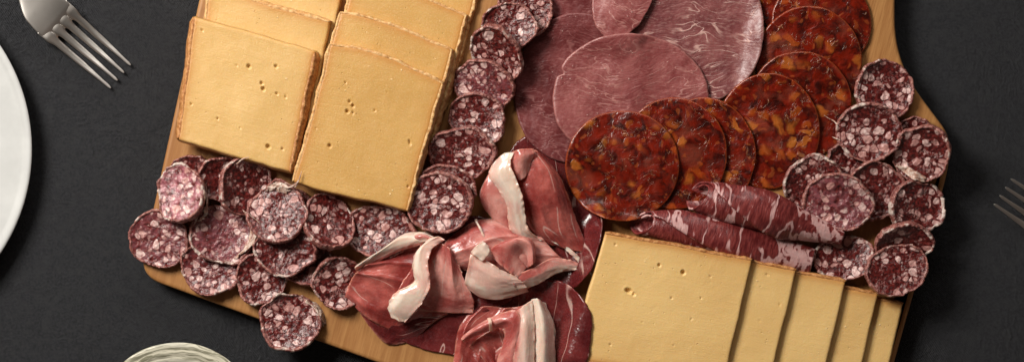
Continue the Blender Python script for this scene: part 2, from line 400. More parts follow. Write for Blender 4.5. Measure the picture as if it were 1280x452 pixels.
def round_poly(P, R, n=10):
    P = [np.array(p, float) for p in P]; out = []
    for i in range(len(P)):
        a, b, c = P[i - 1], P[i], P[(i + 1) % len(P)]; r = R[i]
        u = (a - b) / np.linalg.norm(a - b); v = (c - b) / np.linalg.norm(c - b)
        s_, e_ = b + u * r, b + v * r
        for k in range(n + 1):
            t = k / n; out.append((1 - t) ** 2 * s_ + 2 * t * (1 - t) * b + t * t * e_)
    return np.array(out)

board_out = round_poly([(262, -60), (330, -330), (760, -300), (1119, -260), (1119, 78), (1190, 172), (1186, 212), (1088, 560), (1010, 640), (478, 455), (173, 344)],
                       [60, 60, 60, 60, 55, 22, 22, 90, 90, 60, 30])
bo = np.array([(wx(x, BT), wy(y, BT)) for x, y in board_out])
cen = bo.mean(0)
V = []; nb_ = len(bo)
# offset rings for the eased edge
def offset(poly, d):
    a = np.roll(poly, 1, 0); b = np.roll(poly, -1, 0); t = b - a; L = np.linalg.norm(t, axis=1, keepdims=True); L[L == 0] = 1; t = t / L
    nrm = np.stack([t[:, 1], -t[:, 0]], 1)
    s = np.sign(np.sum(nrm * (poly - cen), 1).mean()); return poly - nrm * s * d
rings = [(4, 2), (1, 4), (0, 7), (0, BT - 4), (.8, BT - 1.6), (2.4, BT - .4), (5, BT)]
for d_, z_ in rings: V += [(*p, z_) for p in offset(bo, d_)]
F = gridF(len(rings), nb_, 0, True); F.append(tuple(range((len(rings) - 1) * nb_, len(rings) * nb_))); F.append(tuple(range(nb_))[::-1])
brd = mesh('cutting_board', V, F, mat_wood()); fix_normals(brd)
import bmesh
for poly in brd.data.polygons[-2:]: poly.use_smooth = False
brd['label'] = 'tan wooden cutting board lying under all the meat and cheese'; brd['category'] = 'cutting board'
gx, gy = np.meshgrid(X0 + (np.arange(NX) + .5) * G, Y0 + (np.arange(NY) + .5) * G)
Hm[inside(gx, gy, bo)] = BT

# ------------------------------------------------------------------ settle a rigid slab on what lies beneath
def settle(px, py, pct=97, lim=.42):
    cx, cy = px.mean(), py.mean(); h = hget(px, py); dx, dy = px - cx, py - cy
    best = None; ac, bc, w = 0, 0, lim
    for it in range(3):
        for a in np.linspace(ac - w, ac + w, 11):
            for b in np.linspace(bc - w, bc + w, 11):
                c = np.percentile(h - a * dx - b * dy, pct) + .15 * (a * a + b * b) * 20
                if best is None or c < best[0]: best = (c, a, b)
        ac, bc = best[1], best[2]; w /= 4
    c = np.percentile(h - ac * dx - bc * dy, pct)
    return c, ac, bc

# ------------------------------------------------------------------ cheese
def cheese(label, quad, t, mat, rmat, group, holes=(), seed=0, spread=(2, 2, 2, 2), wave=1.0, step=1.7, bulge=0.0, rinds='LRT', lip=1.0, pct=98):
    """quad: TL, TR, BR, BL as seen; spread: how far the foot stands out on left, right, top, bottom"""
    q = np.array(quad, float); zc = BT + t
    for rep in range(2):
        Q = np.stack([wx(q[:, 0], zc), wy(q[:, 1], zc)], 1)
        u, v = np.meshgrid(np.linspace(.02, .98, 24), np.linspace(.02, .98, 24))
        def bil(u, v, Q=Q): return [(Q[0, k] * (1 - u) + Q[1, k] * u) * (1 - v) + (Q[3, k] * (1 - u) + Q[2, k] * u) * v for k in (0, 1)]
        bx_, by_ = bil(u, v); bx_, by_ = bx_.ravel(), by_.ravel()
        c, a, b = settle(bx_, by_, pct); mx, my = bx_.mean(), by_.mean(); zc = c + t
    ntp = np.array([-a, -b, 1.0]); ntp /= np.linalg.norm(ntp)
    w_ = np.linalg.norm(q[1] - q[0]); h_ = np.linalg.norm(q[3] - q[0])
    nu, nv = int(w_ / step), int(h_ / step)
    uu = np.linspace(0, 1, nu); vv = np.linspace(0, 1, nv); U, Vv = np.meshgrid(uu, vv)
    ed = np.minimum.reduce([U * w_, (1 - U) * w_, Vv * h_, (1 - Vv) * h_])
    def place(U, Vv, h):
        x, y = bil(U, Vv)
        dw = .4 * wave * fbm(U * 4 + Vv * 3, Vv * 4 - U * 3, seed, 2)
        du = 2.6 * wave * fbm(Vv * 4, U * 0 + seed, seed + 3, 3) * (2 * U - 1) ; dv = 2.2 * wave * fbm(U * 4, Vv * 0 + seed, seed + 7, 3) * (2 * Vv - 1)
        ex = (q[1] - q[0]) / w_; ey = (q[3] - q[0]) / h_
        dv = dv - bulge * 4 * U * (1 - U) * (1 - Vv)
        x = x + ex[0] * du + ey[0] * dv; y = y + ex[1] * du + ey[1] * dv
        z = c + a * (x - mx) + b * (y - my)
        hh = h + dw * 1.2
        return np.stack([x + ntp[0] * hh, y + ntp[1] * hh, z + ntp[2] * hh], -1)
    hgt = np.full(U.shape, t, float) + .22 * fbm(U * w_ / 16, Vv * h_ / 16, seed + 11, 3) 
    hgt -= .9 * np.clip(1 - ed / 2.5, 0, 1) ** 2
    T = place(U, Vv, hgt)
    # little eyes in the paste
    sx = 640 + (T[..., 0] - 640) * D / (D - T[..., 2]); sy = 226 + (T[..., 1] - 226) * D / (D - T[..., 2])
    for (hx, hy, hr, *rest) in holes:
        el = rest[0] if rest else 1.0; an = rest[1] if len(rest) > 1 else 0.0
        dx, dy = sx - hx, sy - hy; ca, sa = math.cos(an), math.sin(an)
        rr = np.sqrt(((dx * ca + dy * sa) / el) ** 2 + (-dx * sa + dy * ca) ** 2) / hr
        T[..., 2] -= 3.3 * hr / 2 * sstep(1.25, .55, rr); T[..., 2] += .35 * np.exp(-((rr - 1.45) / .25) ** 2)
    ex = (q[1] - q[0]) / w_; ey = (q[3] - q[0]) / h_
    x_, y_ = T[..., 0].mean(), T[..., 1].mean()
    root = empty('cheese_slice', x_, y_, c, label, 'cheese slice', group)
    V = list(T.reshape(-1, 3)); F = gridF(nv, nu, 0, False, True)
    pat = np.stack([U.ravel() * w_ + seed * 131, Vv.ravel() * h_ + seed * 57, np.zeros(U.size)], 1)
    er = np.zeros(U.shape)
    for k, dd in (('L', U * w_), ('R', (1 - U) * w_), ('T', Vv * h_), ('B', (1 - Vv) * h_)):
        if k in rinds: er = np.maximum(er, (np.exp(-(dd / 4.5) ** 2 * .5) * .6 + np.exp(-dd / 10) * .4))
        else: er = np.maximum(er, np.exp(-(dd / 2) ** 2) * .15)
    # side walls of paste (inside the rind)
    idx = lambda i, j: i * nu + j
    loop = [idx(0, j) for j in range(nu)] + [idx(i, nu - 1) for i in range(1, nv)] + [idx(nv - 1, j) for j in range(nu - 2, -1, -1)] + [idx(i, 0) for i in range(nv - 2, 0, -1)]
    side = ['T'] * nu + ['R'] * (nv - 1) + ['B'] * (nu - 1) + ['L'] * (nv - 2)
    top = np.array([V[k] for k in loop]); N = len(loop)
    out = {'T': -ey, 'R': ex, 'B': ey, 'L': -ex}; spr = {'L': spread[0], 'R': spread[1], 'T': spread[2], 'B': spread[3]}
    o2 = np.array([out[s] for s in side]); sp = np.array([spr[s] for s in side], float)
    k5 = np.ones(9) / 9
    o2 = np.stack([np.convolve(np.r_[o2[-4:, k], o2[:, k], o2[:4, k]], k5, 'valid') for k in (0, 1)], 1); sp = np.convolve(np.r_[sp[-4:], sp, sp[:4]], k5, 'valid')
    def ring(f, extra):
        R = top.copy(); R[:, :2] += o2 * (sp * f + extra)[:, None] if np.ndim(extra) else o2 * (sp * f + extra)[:, None]
        R -= ntp * (t * f); return R
    base0 = len(V); R1 = ring(.5, 0.0); R2 = ring(.97, 0.0)
    V = np.vstack([np.array(V), R1, R2])
    F += [(loop[i], loop[(i + 1) % N], base0 + (i + 1) % N, base0 + i) for i in range(N)]
    F += [(base0 + i, base0 + (i + 1) % N, base0 + N + (i + 1) % N, base0 + N + i) for i in range(N)]
    F.append(tuple(base0 + N + i for i in range(N))[::-1])
    sl = np.arange(N) * step
    pat = np.vstack([pat, np.stack([sl, np.full(N, t * .5), np.full(N, seed)], 1), np.stack([sl, np.full(N, t), np.full(N, seed)], 1)])
    ee = np.concatenate([er.ravel(), np.full(2 * N, .3)])
    o = mesh('paste', V, F, mat, root, pat, {'edge': ee}); fix_normals(o)
    # rind: crusty strip on the sides that have one
    th = np.arange(N) * step
    rough = fbm(th / 5, np.zeros(N), seed + 21, 3); rough2 = fbm(th / 11, np.ones(N) * 3, seed + 31, 3); rough3 = fbm(th / 4, np.ones(N) * 8, seed + 41, 2)
    segs = []; cur = []
    for i in range(N):
        if side[i] in rinds: cur.append(i)
        elif cur: segs.append(cur); cur = []
    if cur: segs.append(cur)
    if len(segs) > 1 and segs[0][0] == 0 and segs[-1][-1] == N - 1: segs[0] = segs.pop() + segs[0]
    for sg in segs:
        ii = np.array(sg); n = len(ii); RV = []; RP = []
        prof = [(-.05 * t, -1.6, 0), (-.07 * t, .6, 1), (.02 * t, 1.9, 1), (.25 * t, 2.0, .6), (.55 * t, 2.0, .6), (.9 * t, 1.7, .4), (1.0 * t, -.6, 0)]
        for (dn, ex_, rg) in prof:
            R = top[ii].copy(); f = dn / t
            R[:, :2] += o2[ii] * (sp[ii] * max(f, 0) + ex_ + 1.5 * lip * rg * rough2[ii] + .8 * rg * rough[ii])[:, None]
            lift = (lip * .9 * (1 + rough[ii]) * (1 if rg == 1 else 0))
            R -= ntp * dn; R[:, 2] += lift
            RV.append(R); RP.append(np.stack([th[ii] + seed * 71, np.full(n, dn + ex_), np.full(n, seed)], 1))
        Vr = np.vstack(RV); Fr = gridF(len(prof), n)
        Fr.append(tuple(range(0, len(prof) * n, n))); Fr.append(tuple(range(n - 1, len(prof) * n, n))[::-1])
        ro = mesh('rind', Vr, Fr, rmat, root, np.vstack(RP)); fix_normals(ro)
        hsplat(Vr[:, 0], Vr[:, 1], Vr[:, 2])
    hsplat(T[..., 0], T[..., 1], T[..., 2])
    return root

def shift(q, dx, dy): return [(x + dx, y + dy) for x, y in q]
GA = 'cheese slices stacked at the upper left of the board'
A1 = [(244, 22), (392, 64), (363, 215), (222, 174)]
cheese('third slice of the far left cheese stack, only a corner showing at the top edge', shift(A1, 34, -66), 11, CH_A, RIL, GA, seed=3, rinds='LT', spread=(2, 2, 3, 2))
cheese('middle slice of the far left cheese stack, pale top edge showing above the front square', shift(A1, 19, -37), 11, CH_A, RIL, GA, seed=2, rinds='LT', spread=(3, 2, 3, 2))
cheese('thick square cheese slice with orange rind in front of the far left stack', A1, 13, CH_A, RI, GA, seed=1, step=1.35, spread=(6, 7, 2, 3),
       holes=[(311, 83, 2.6), (345, 83, 2.2), (327, 104, 2.2), (329, 111, 2.6), (346, 117, 1.8), (357, 121, 1.6), (335, 183, 2.8), (353, 186, 1.7), (239, 130, 1.5), (253, 38, 1.5), (296, 82, 1.3), (272, 148, 1.6), (300, 160, 1.2)], rinds='LR')
GB = 'cheese slices fanned beside the salami column'
B1 = [(414, 55), (552, 104), (508, 262), (367, 228)]
cheese('lowest of the four fanned golden cheese slices, its rind running along the salami column', shift(B1, 47, -124), 8, CH_B, RIL, GB, seed=14, spread=(1, 3, 1, 1), wave=.7, lip=1.2)
cheese('third of the four fanned golden cheese slices, cut by the top edge', shift(B1, 30, -83), 8, CH_B, RIL, GB, seed=13, spread=(1, 4, 1, 1), wave=.7, bulge=5, lip=1.1)
cheese('second of the four fanned golden cheese slices, just above the front one', shift(B1, 12, -40), 8, CH_B, RIL, GB, seed=12, spread=(1, 4, 1, 1), wave=.7, bulge=6, lip=1.1)
cheese('large golden cheese slice with wavy rind lying on top of the fanned stack', B1, 9, CH_B, RIL, GB, seed=11, step=1.35, spread=(2, 3, 1, 2), wave=.7, bulge=7, lip=1.1,
       holes=[(437, 127, 1.9), (441, 132, 2.2), (434, 139, 2.4), (441, 141, 1.6), (412, 182, 2.4), (468, 138, 1.4), (512, 178, 1.6, 2.4, 1.4), (432, 103, 1.5), (510, 233, 1.6), (484, 115, 1), (395, 160, 1.2)])
GC = 'pale cheese slices overlapping at the lower right of the board'
C1 = [(757, 291), (940, 325), (903, 482), (711, 447)]
cheese('rightmost of the five pale cheese slices, lying against the board edge', shift(C1, 189, 55), 8, CH_C, RI, GC, seed=25, rinds='TB', spread=(1, 2, 2, 2), wave=.45)
cheese('fourth of the five pale cheese slices, counted from the big square one', shift(C1, 158, 42), 8, CH_C, RI, GC, seed=24, rinds='TB', spread=(1, 1, 2, 2), wave=.45)
cheese('third of the five pale cheese slices, in the middle of the fan', shift(C1, 117, 27), 8, CH_C, RI, GC, seed=23, rinds='TB', spread=(1, 1, 2, 2), wave=.45)
cheese('second pale cheese slice, tucked directly under the big square one', shift(C1, 55, 12), 8, CH_C, RI, GC, seed=22, rinds='TB', spread=(1, 1, 2, 2), wave=.45, holes=[(959, 343, 1.4), (950, 400, 1), (975, 380, 1.1)])
cheese('big square pale cheese slice with one large eye on top of the lower right fan', C1, 8, CH_C, RI, GC, seed=21, step=1.35, rinds='TB', spread=(1, 1, 2, 2), wave=.45,
       holes=[(786, 363, 3.0, 1.6, .3), (792, 367, 2.2), (824, 331, 2.0), (854, 340, 2.8), (769, 305, 1.4), (763, 430, 1.4), (876, 372, 1.3), (839, 372, 1.4), (864, 398, 1.3), (842, 431, 1.2), (888, 345, 1.2), (803, 402, 1.1)])

# ------------------------------------------------------------------ soft round slices that drape over one another
def soft_slice(name, label, cat, group, cx, cy, rx, ry, mat, seed, t=3.0, rot=0.0, soft=10, irr=.02, notch=None, lift=0.6, wob=1.2):
    nr, nt = 46, 168
    th = np.linspace(0, 2 * PI, nt, endpoint=False); rho = np.linspace(0, 1, nr) ** .85
    R = 1 + irr * fbm(np.cos(th) * 1.6 + seed, np.sin(th) * 1.6, seed, 3) + .25 * irr * fbm(np.cos(th) * 9 + seed, np.sin(th) * 9, seed + 5, 2)
    if notch:
        for (na, nw, nd) in notch:
            dth = np.angle(np.exp(1j * (th - na))); R = R - nd * np.exp(-(dth / nw) ** 2)
    Fd = drape_field(soft)
    RH, TH = np.meshgrid(rho, th, indexing='ij'); RR = RH * R[None, :]
    lx = rx * RR * np.cos(TH); ly = ry * RR * np.sin(TH)
    x = cx + lx * math.cos(rot) - ly * math.sin(rot); y = cy + lx * math.sin(rot) + ly * math.cos(rot)
    z0 = BT + 4
    for _ in range(2):
        X, Y = wx(x, z0), wy(y, z0)
        i = (Y - Y0) / G - .5; j = (X - X0) / G - .5; i0 = np.clip(np.floor(i).astype(int), 0, NY - 2); j0 = np.clip(np.floor(j).astype(int), 0, NX - 2); fi = np.clip(i - i0, 0, 1); fj = np.clip(j - j0, 0, 1)
        z = Fd[i0, j0] * (1 - fi) * (1 - fj) + Fd[i0 + 1, j0] * fi * (1 - fj) + Fd[i0, j0 + 1] * (1 - fi) * fj + Fd[i0 + 1, j0 + 1] * fi * fj
        z0 = z + t
    bump_ = wob * (fbm(X / 34, Y / 34, seed + 2, 2) + 1) * .5 + lift * RH ** 6 * (1 + 1.4 * fbm(np.cos(TH) * 2.2, np.sin(TH) * 2.2, seed + 9, 2))
    zt = z + t + bump_ - .8 * np.clip((RH - .97) / .03, 0, 1) ** 2
    zb = zt - t
    bk = slice(nr - 1, 0, -3)
    V = np.concatenate([np.stack([X, Y, zt], -1).reshape(-1, 3), np.stack([X[-1] + (X[-1] - X[-2]) * .25, Y[-1] + (Y[-1] - Y[-2]) * .25, zt[-1] - t * .5], -1), np.stack([X[bk], Y[bk], zb[bk]], -1).reshape(-1, 3)])
    n0 = nr * nt; nbk = len(range(nr - 1, 0, -3))
    F = gridF(nr, nt, 0, True)
    F += gridF(2 + nbk, nt, n0 - nt, True)
    F.append(tuple(range(n0 + nbk * nt, n0 + (nbk + 1) * nt))[::-1])
    px_ = lx + seed * 213.0; py_ = ly + seed * 97.0
    pat = np.stack([px_.ravel(), py_.ravel(), np.zeros(n0)], 1)
    pe = np.stack([px_[-1], py_[-1], np.zeros(nt)], 1); pat = np.vstack([pat, pe] + [np.stack([px_[bk].ravel(), py_[bk].ravel(), np.full(nbk * nt, t)], 1)])
    rim = np.concatenate([RH.ravel(), np.ones((1 + nbk) * nt)])
    o = mesh(name, V, F, mat, None, pat, {'rim': rim}); fix_normals(o)
    o['label'] = label; o['category'] = cat; o['group'] = group
    hsplat(X, Y, zt)
    for s in (.5,):
        Xm, Ym, Zm = (X[1:] + X[:-1]) / 2, (Y[1:] + Y[:-1]) / 2, (zt[1:] + zt[:-1]) / 2; hsplat(Xm, Ym, Zm)
        Xm, Ym, Zm = (X + np.roll(X, 1, 1)) / 2, (Y + np.roll(Y, 1, 1)) / 2, (zt + np.roll(zt, 1, 1)) / 2; hsplat(Xm, Ym, Zm)
    return o

# ---- flat prosciutto underlayers
GP = 'prosciutto slices heaped in the middle of the board'
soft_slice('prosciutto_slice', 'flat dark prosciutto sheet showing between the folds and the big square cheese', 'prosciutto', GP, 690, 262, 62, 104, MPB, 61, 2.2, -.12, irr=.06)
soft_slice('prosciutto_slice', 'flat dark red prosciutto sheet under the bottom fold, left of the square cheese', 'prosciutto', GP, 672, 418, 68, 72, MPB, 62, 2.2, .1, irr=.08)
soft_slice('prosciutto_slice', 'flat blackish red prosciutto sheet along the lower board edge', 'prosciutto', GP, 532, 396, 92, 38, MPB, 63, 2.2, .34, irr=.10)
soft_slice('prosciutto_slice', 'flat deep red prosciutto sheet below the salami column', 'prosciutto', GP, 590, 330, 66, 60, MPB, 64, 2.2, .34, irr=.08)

GK = 'chorizo slices'
GL = 'cured loin slices at the top of the board'
def ck(label, *a, **k): return soft_slice('chorizo_slice', label, 'chorizo slice', GK, *a, **k)
def ln(label, *a, **k): return soft_slice('cured_loin_slice', label, 'cured loin slice', GL, *a, **k)
ck('chorizo slice at the top edge, deepest of the right hand fan', 1008, -2, 60, 60, MK, 38, 3.2)
ck('chorizo slice near the top edge showing only a rim by the bare wood', 1027, 30, 62, 64, MK, 37, 3.2)
ck('chorizo slice second from the top edge with its upper rim showing whole', 1011, 76, 66, 68, MK, 36, 3.2)
ck('chorizo slice with a broad pale stripe, half under the large speckled one', 1000, 132, 65, 68, MK, 35, 3.2)
ln('dark loin slice at the top edge, mostly hidden behind the plum coloured one', 735, -22, 66, 58, ML_dark, 42, 3.2)
ln('plain plum coloured loin slice beside the salami column', 718, 109, 75, 93, ML_dark, 41, 3.2, rot=.12)
ln('large loin slice with white marbling, next to the chorizo fan', 861, 33, 95, 100, ML_big, 43, 3.4, irr=.03)
ln('small rosy loin lobe wedged between two bigger slices at the top edge', 782, -20, 38, 73, ML_mid, 44, 3.0, rot=.28, irr=.06)
ln('pink round loin slice with a notch, lying foremost under the chorizo', 788, 123, 98, 81, ML_mid, 45, 3.4, irr=.025, notch=[(PI + .42, .05, .07), (PI - .05, .3, .02)])
ck('large round chorizo slice speckled with orange fat in the middle of the right hand fan', 961, 163, 64, 72, MK, 34, 3.2)
ck('third chorizo slice from the front, a dark crescent beside the big speckled one', 880, 193, 65, 71, MK, 33, 3.2)
ck('second chorizo slice from the front, its left half covered', 843, 192, 66, 70, MK, 32, 3.2)
ck('frontmost whole round chorizo slice, lying over the loin', 778, 207, 71, 69, MK, 31, 3.4)

# ------------------------------------------------------------------ lofted sheets for the folded slices
def loft(rails, nu, nv, fat=None, t=2.2, seed=0, wr=.8, name='sheet', mat=None, parent=None, z0=BT, frill=1.2, pl=3.0):
    """rails: lists of (x, y, height over the board); one sheet through all of them"""
    Rr = [catmull(r, nv) for r in rails]
    G_ = np.array(Rr); A = np.array([catmull(G_[:, j], nu) for j in range(nv)]).transpose(1, 0, 2)      # nu x nv
    if fat is not None:
        f = catmull(np.array([[v] for v in fat]), nu)[:, 0]; FA = np.repeat(f[:, None], nv, 1)
    else: FA = np.zeros((nu, nv))
    dU = np.cumsum(np.r_[0, np.linalg.norm(np.diff(A, axis=0), axis=2).mean(1)]); dV = np.cumsum(np.r_[0, np.linalg.norm(np.diff(A, axis=1), axis=2).mean(0)])
    PU, PV = np.meshgrid(dU, dV, indexing='ij')
    A[..., 2] = 6 + (A[..., 2] - 6) * .82 + z0
    A[..., 2] += wr * fbm(PU / 12 + seed, PV / 26, seed, 3) * 1.3 + wr * .5 * fbm(PU / 4 + seed, PV / 10, seed + 3, 2)
    A[..., 2] += pl * (.5 - np.abs(fbm(PU / 24 + seed * 3, PV / 120, seed + 13, 1)) * 2)
    if frill:
        for e_, k in ((0, 1), (-1, -1)):
            for d in range(5): A[e_ + k * d, :, 2] += frill * (1 - d / 5) * fbm(dV / 7, np.zeros(nv) + seed, seed + 9, 2)
    if frill:
        for e_, k in ((0, 1), (-1, -1)):
            for d in range(6):
                g_ = (1 - d / 6) * frill * .8; A[:, e_ + k * d, 2] += g_ * (.6 + fbm(dU / 8, np.zeros(nu) + seed + 3, seed + 19, 2)); A[:, e_ + k * d, 1] += g_ * .6 * fbm(dU / 6, np.zeros(nu) + seed, seed + 23, 2)
            A[e_, :, 0] += frill * .5 * fbm(dV / 6, np.zeros(nv) + seed, seed + 29, 2)
    X, Y, Z = wx(A[..., 0], A[..., 2]), wy(A[..., 1], A[..., 2]), A[..., 2]
    P = np.stack([X, Y, Z], -1)
    du = np.gradient(P, axis=0); dv = np.gradient(P, axis=1); n = np.cross(du, dv); n /= (np.linalg.norm(n, axis=2, keepdims=True) + 1e-9)
    if n[..., 2].sum() < 0: n = -n
    Bm = P - n * t
    Bm[..., 2] = np.maximum(Bm[..., 2], z0 - .5) if z0 >= BT else Bm[..., 2]
    V = np.vstack([P.reshape(-1, 3), Bm.reshape(-1, 3)]); N = nu * nv
    F = gridF(nu, nv) + gridF(nu, nv, N, flip=True)
    for i in range(nu - 1):
        F.append((i * nv, (i + 1) * nv, N + (i + 1) * nv, N + i * nv)[::-1]); F.append((i * nv + nv - 1, (i + 1) * nv + nv - 1, N + (i + 1) * nv + nv - 1, N + i * nv + nv - 1))
    for j in range(nv - 1):
        F.append((j, j + 1, N + j + 1, N + j)); F.append(((nu - 1) * nv + j, (nu - 1) * nv + j + 1, N + (nu - 1) * nv + j + 1, N + (nu - 1) * nv + j)[::-1])
    ds = np.minimum.reduce([PU, PU.max() - PU, PV, PV.max() - PV]); RM = np.exp(-(ds / 1.6) ** 2)
    pat = np.stack([PU.ravel() + seed * 173, PV.ravel() + seed * 61, np.zeros(N)], 1)
    o = mesh(name, V, F, mat, parent, np.vstack([pat, pat]), {'fat': np.r_[FA.ravel(), FA.ravel()], 'edgeline': np.r_[RM.ravel(), np.ones(N)]})
    fix_normals(o)
    hsplat(X, Y, Z)
    return o

# ------------------------------------------------------------------ salami
def salami(label, cx, cy, rx, ry, seed, t=9.0, rot=0.0, tilt=(0, 0), pale=0.0, mould=0.0, group='', irr=.09, dish=2.0, pct=93, lim=.42, extra=0.0, peaks=None):
    rr_ = random.Random(seed * 7 + 1); dish = dish * 1.9; peaks = peaks or [(rr_.uniform(0, 2 * PI), rr_.uniform(.25, .5), rr_.uniform(-.03, .09)) for _ in range(2)]; tilt = (tilt[0] + rr_.uniform(-.13, .13), tilt[1] + rr_.uniform(-.13, .13)); t = t + rr_.uniform(.5, 3.5); warpa = rr_.uniform(2.0, 3.6); wang = rr_.uniform(0, PI)
    zc = BT + t
    g = np.linspace(-.92, .92, 15); gu, gv = np.meshgrid(g, g); k = gu ** 2 + gv ** 2 < .86; gu, gv = gu[k], gv[k]
    for _ in range(2):
        X = wx(cx, zc); Y = wy(cy, zc); sc_ = (D - zc) / D
        px = X + sc_ * (rx * gu * math.cos(rot) - ry * gv * math.sin(rot)); py = Y + sc_ * (rx * gu * math.sin(rot) + ry * gv * math.cos(rot))
        c, a, b = settle(px, py, pct, lim); c += extra; zc = c + t
    a += tilt[0]; b += tilt[1]
    if tilt[0] or tilt[1]:
        dx, dy = px - X, py - Y; c = max(c, np.percentile(hget(px, py) - a * dx - b * dy, pct - 3)); 
    n = np.array([-a, -b, 1.0]); n /= np.linalg.norm(n)
    e1 = np.array([1, 0, a]); e1 /= np.linalg.norm(e1); e2 = np.cross(n, e1)
    nt, nr = 144, 30; th = np.linspace(0, 2 * PI, nt, endpoint=False); ct, s_ = np.cos(th), np.sin(th)
    R = 1 + irr * fbm(ct * 1.3 + seed * 3.1, s_ * 1.3, seed, 2) * 1.6 + .036 * fbm(ct * 4 + seed, s_ * 4, seed + 4, 3) + .010 * fbm(ct * 16, s_ * 16 + seed, seed + 6, 2)
    PK = 0
    for pa, pw, pm in peaks:
        g_ = np.exp(-(np.angle(np.exp(1j * (th - pa))) / pw) ** 2); R = R + pm * g_; PK = PK + max(pm, 0) * 40 * g_
    rho = np.linspace(0, .965, nr); RH, TH = np.meshgrid(rho, th, indexing='ij')
    def xyz(f, TH, Rm, h):
        lx = sc_ * rx * Rm * f * np.cos(TH); ly = sc_ * ry * Rm * f * np.sin(TH)
        u = lx * math.cos(rot) - ly * math.sin(rot); v = lx * math.sin(rot) + ly * math.cos(rot)
        o = np.array([X, Y, c])
        return o + u[..., None] * e1 + v[..., None] * e2 + h[..., None] * n, u, v
    # whole disc gently warped
    def warp_(f, TH): return 2.2 * vn(f * np.cos(TH) * 1.3 + seed, f * np.sin(TH) * 1.3 - seed, seed + 8) * f + warpa * f ** 2 * np.cos(2 * (TH - wang)) * .6
    lxp = rx * RH * np.cos(TH); lyp = ry * RH * np.sin(TH)
    h = t + warp_(RH, TH) - dish * (1 - RH ** 2.5) + 1.3 * fbm(lxp / 7 + seed, lyp / 7, seed + 12, 3) + (PK * RH ** 4 if len(peaks) else 0)
    T, u, v = xyz(RH, TH, R[None, :], h)
    z = np.array([X, Y, c])
    root = empty('salami_slice', X, Y, c, label, 'salami slice', group)
    root['pale'] = pale
    low = []
    hb = warp_(np.full(nt, .965), th)
    for f, hh in ((.965, t * .5), (.95, .4)):
        q, _, _ = xyz(np.full(nt, f), th, R, hb * .5 + hh); low.append(q)
    V = np.vstack([T.reshape(-1, 3)] + low); F = gridF(nr + 2, nt, 0, True); F.append(tuple(range((nr + 1) * nt, (nr + 2) * nt))[::-1])
    sp = seed * 61.7
    pat = np.stack([(u + sp).ravel(), (v - sp).ravel(), np.zeros(u.size)], 1)
    pe = np.stack([u[-1] + sp, v[-1] - sp, np.zeros(nt)], 1); pat = np.vstack([pat, pe + [0, 0, t * .5], pe + [0, 0, t]])
    o = mesh('meat', V, F, MS, root, pat); o['pale'] = pale; fix_normals(o)
    # casing
    cr = fbm(ct * 7 + seed, s_ * 7, seed + 15, 3); cr2 = fbm(ct * 22 + seed, s_ * 22, seed + 16, 2)
    CV = []; CP = []
    hw = warp_(np.ones(nt), th) + PK
    wid_ = .045 * (1 + 1.0 * fbm(ct * 2 + seed, s_ * 2, seed + 19, 2)) + .02
    prof = [(.975 - wid_, t - 1.3, 0), (.985 - wid_ * .8, t + .3, .7), (.99 - wid_ * .35, t + 1.0, 1.3), (1.01, t + .1, 1.2), (1.025, t * .66, .8), (1.022, t * .33, .7), (1.0, .6, .3), (.96, .1, 0)]
    for (f, hh, k) in prof:
        f = f * np.ones(nt)
        q, uu, vv_ = xyz(f + .016 * k * cr2 + .012 * k * cr, th, R, hh + hw * (hh / t * .5 + .5) + k * (1.5 * cr + .9 * cr2)); CV.append(q); CP.append(np.stack([uu + sp, vv_ - sp, np.full(nt, hh)], 1))
    CV = np.vstack(CV); m = len(prof)
    cs = mesh('casing', CV, gridF(m, nt, 0, True) + [tuple((m - 1) * nt + i for i in range(nt))[::-1]], MC, root, np.vstack(CP)); cs['mould'] = mould
    fix_normals(cs)
    hsplat(T[..., 0], T[..., 1], T[..., 2]); hsplat(CV[:nt * 5, 0], CV[:nt * 5, 1], CV[:nt * 5, 2])
    root['_z'] = float(c + t); del root['_z']
    return root, c + t

def topz(x, y):
    z = BT
    for _ in range(3): z = float(hget(np.array([wx(x, z)]), np.array([wy(y, z)]))[0])
    return z
def thread(root, pts, r=.8, seed=0, name='casing_thread', mat=None):
    """pts: (x, y, height over what lies there)"""
    P = np.array([(x, y, topz(x, y) + h) for x, y, h in pts]); P[:, 2] = np.maximum(P[:, 2], P[:, 2].mean() - 4)
    P = catmull(P, 26); n = len(P); V = []; k = 6
    for i in range(n):
        x, y, z = P[i]; rr = r * (1 - .75 * abs(i / (n - 1) * 1.0) ** 2) * (1 + .3 * vn(i * .7, seed, 3))
        d = P[min(i + 1, n - 1)] - P[max(i - 1, 0)]; a = math.atan2(d[1], d[0])
        for j in range(k):
            q = 2 * PI * j / k; V.append((wx(x, z) - math.sin(a) * rr * math.cos(q), wy(y, z) + math.cos(a) * rr * math.cos(q), z + rr * math.sin(q)))
    V = np.array(V); o = mesh(name, V, gridF(n, k, 0, True) + [tuple(range(k))[::-1], tuple(range((n - 1) * k, n * k))], mat or MSK, root, V * 1.0); fix_normals(o)
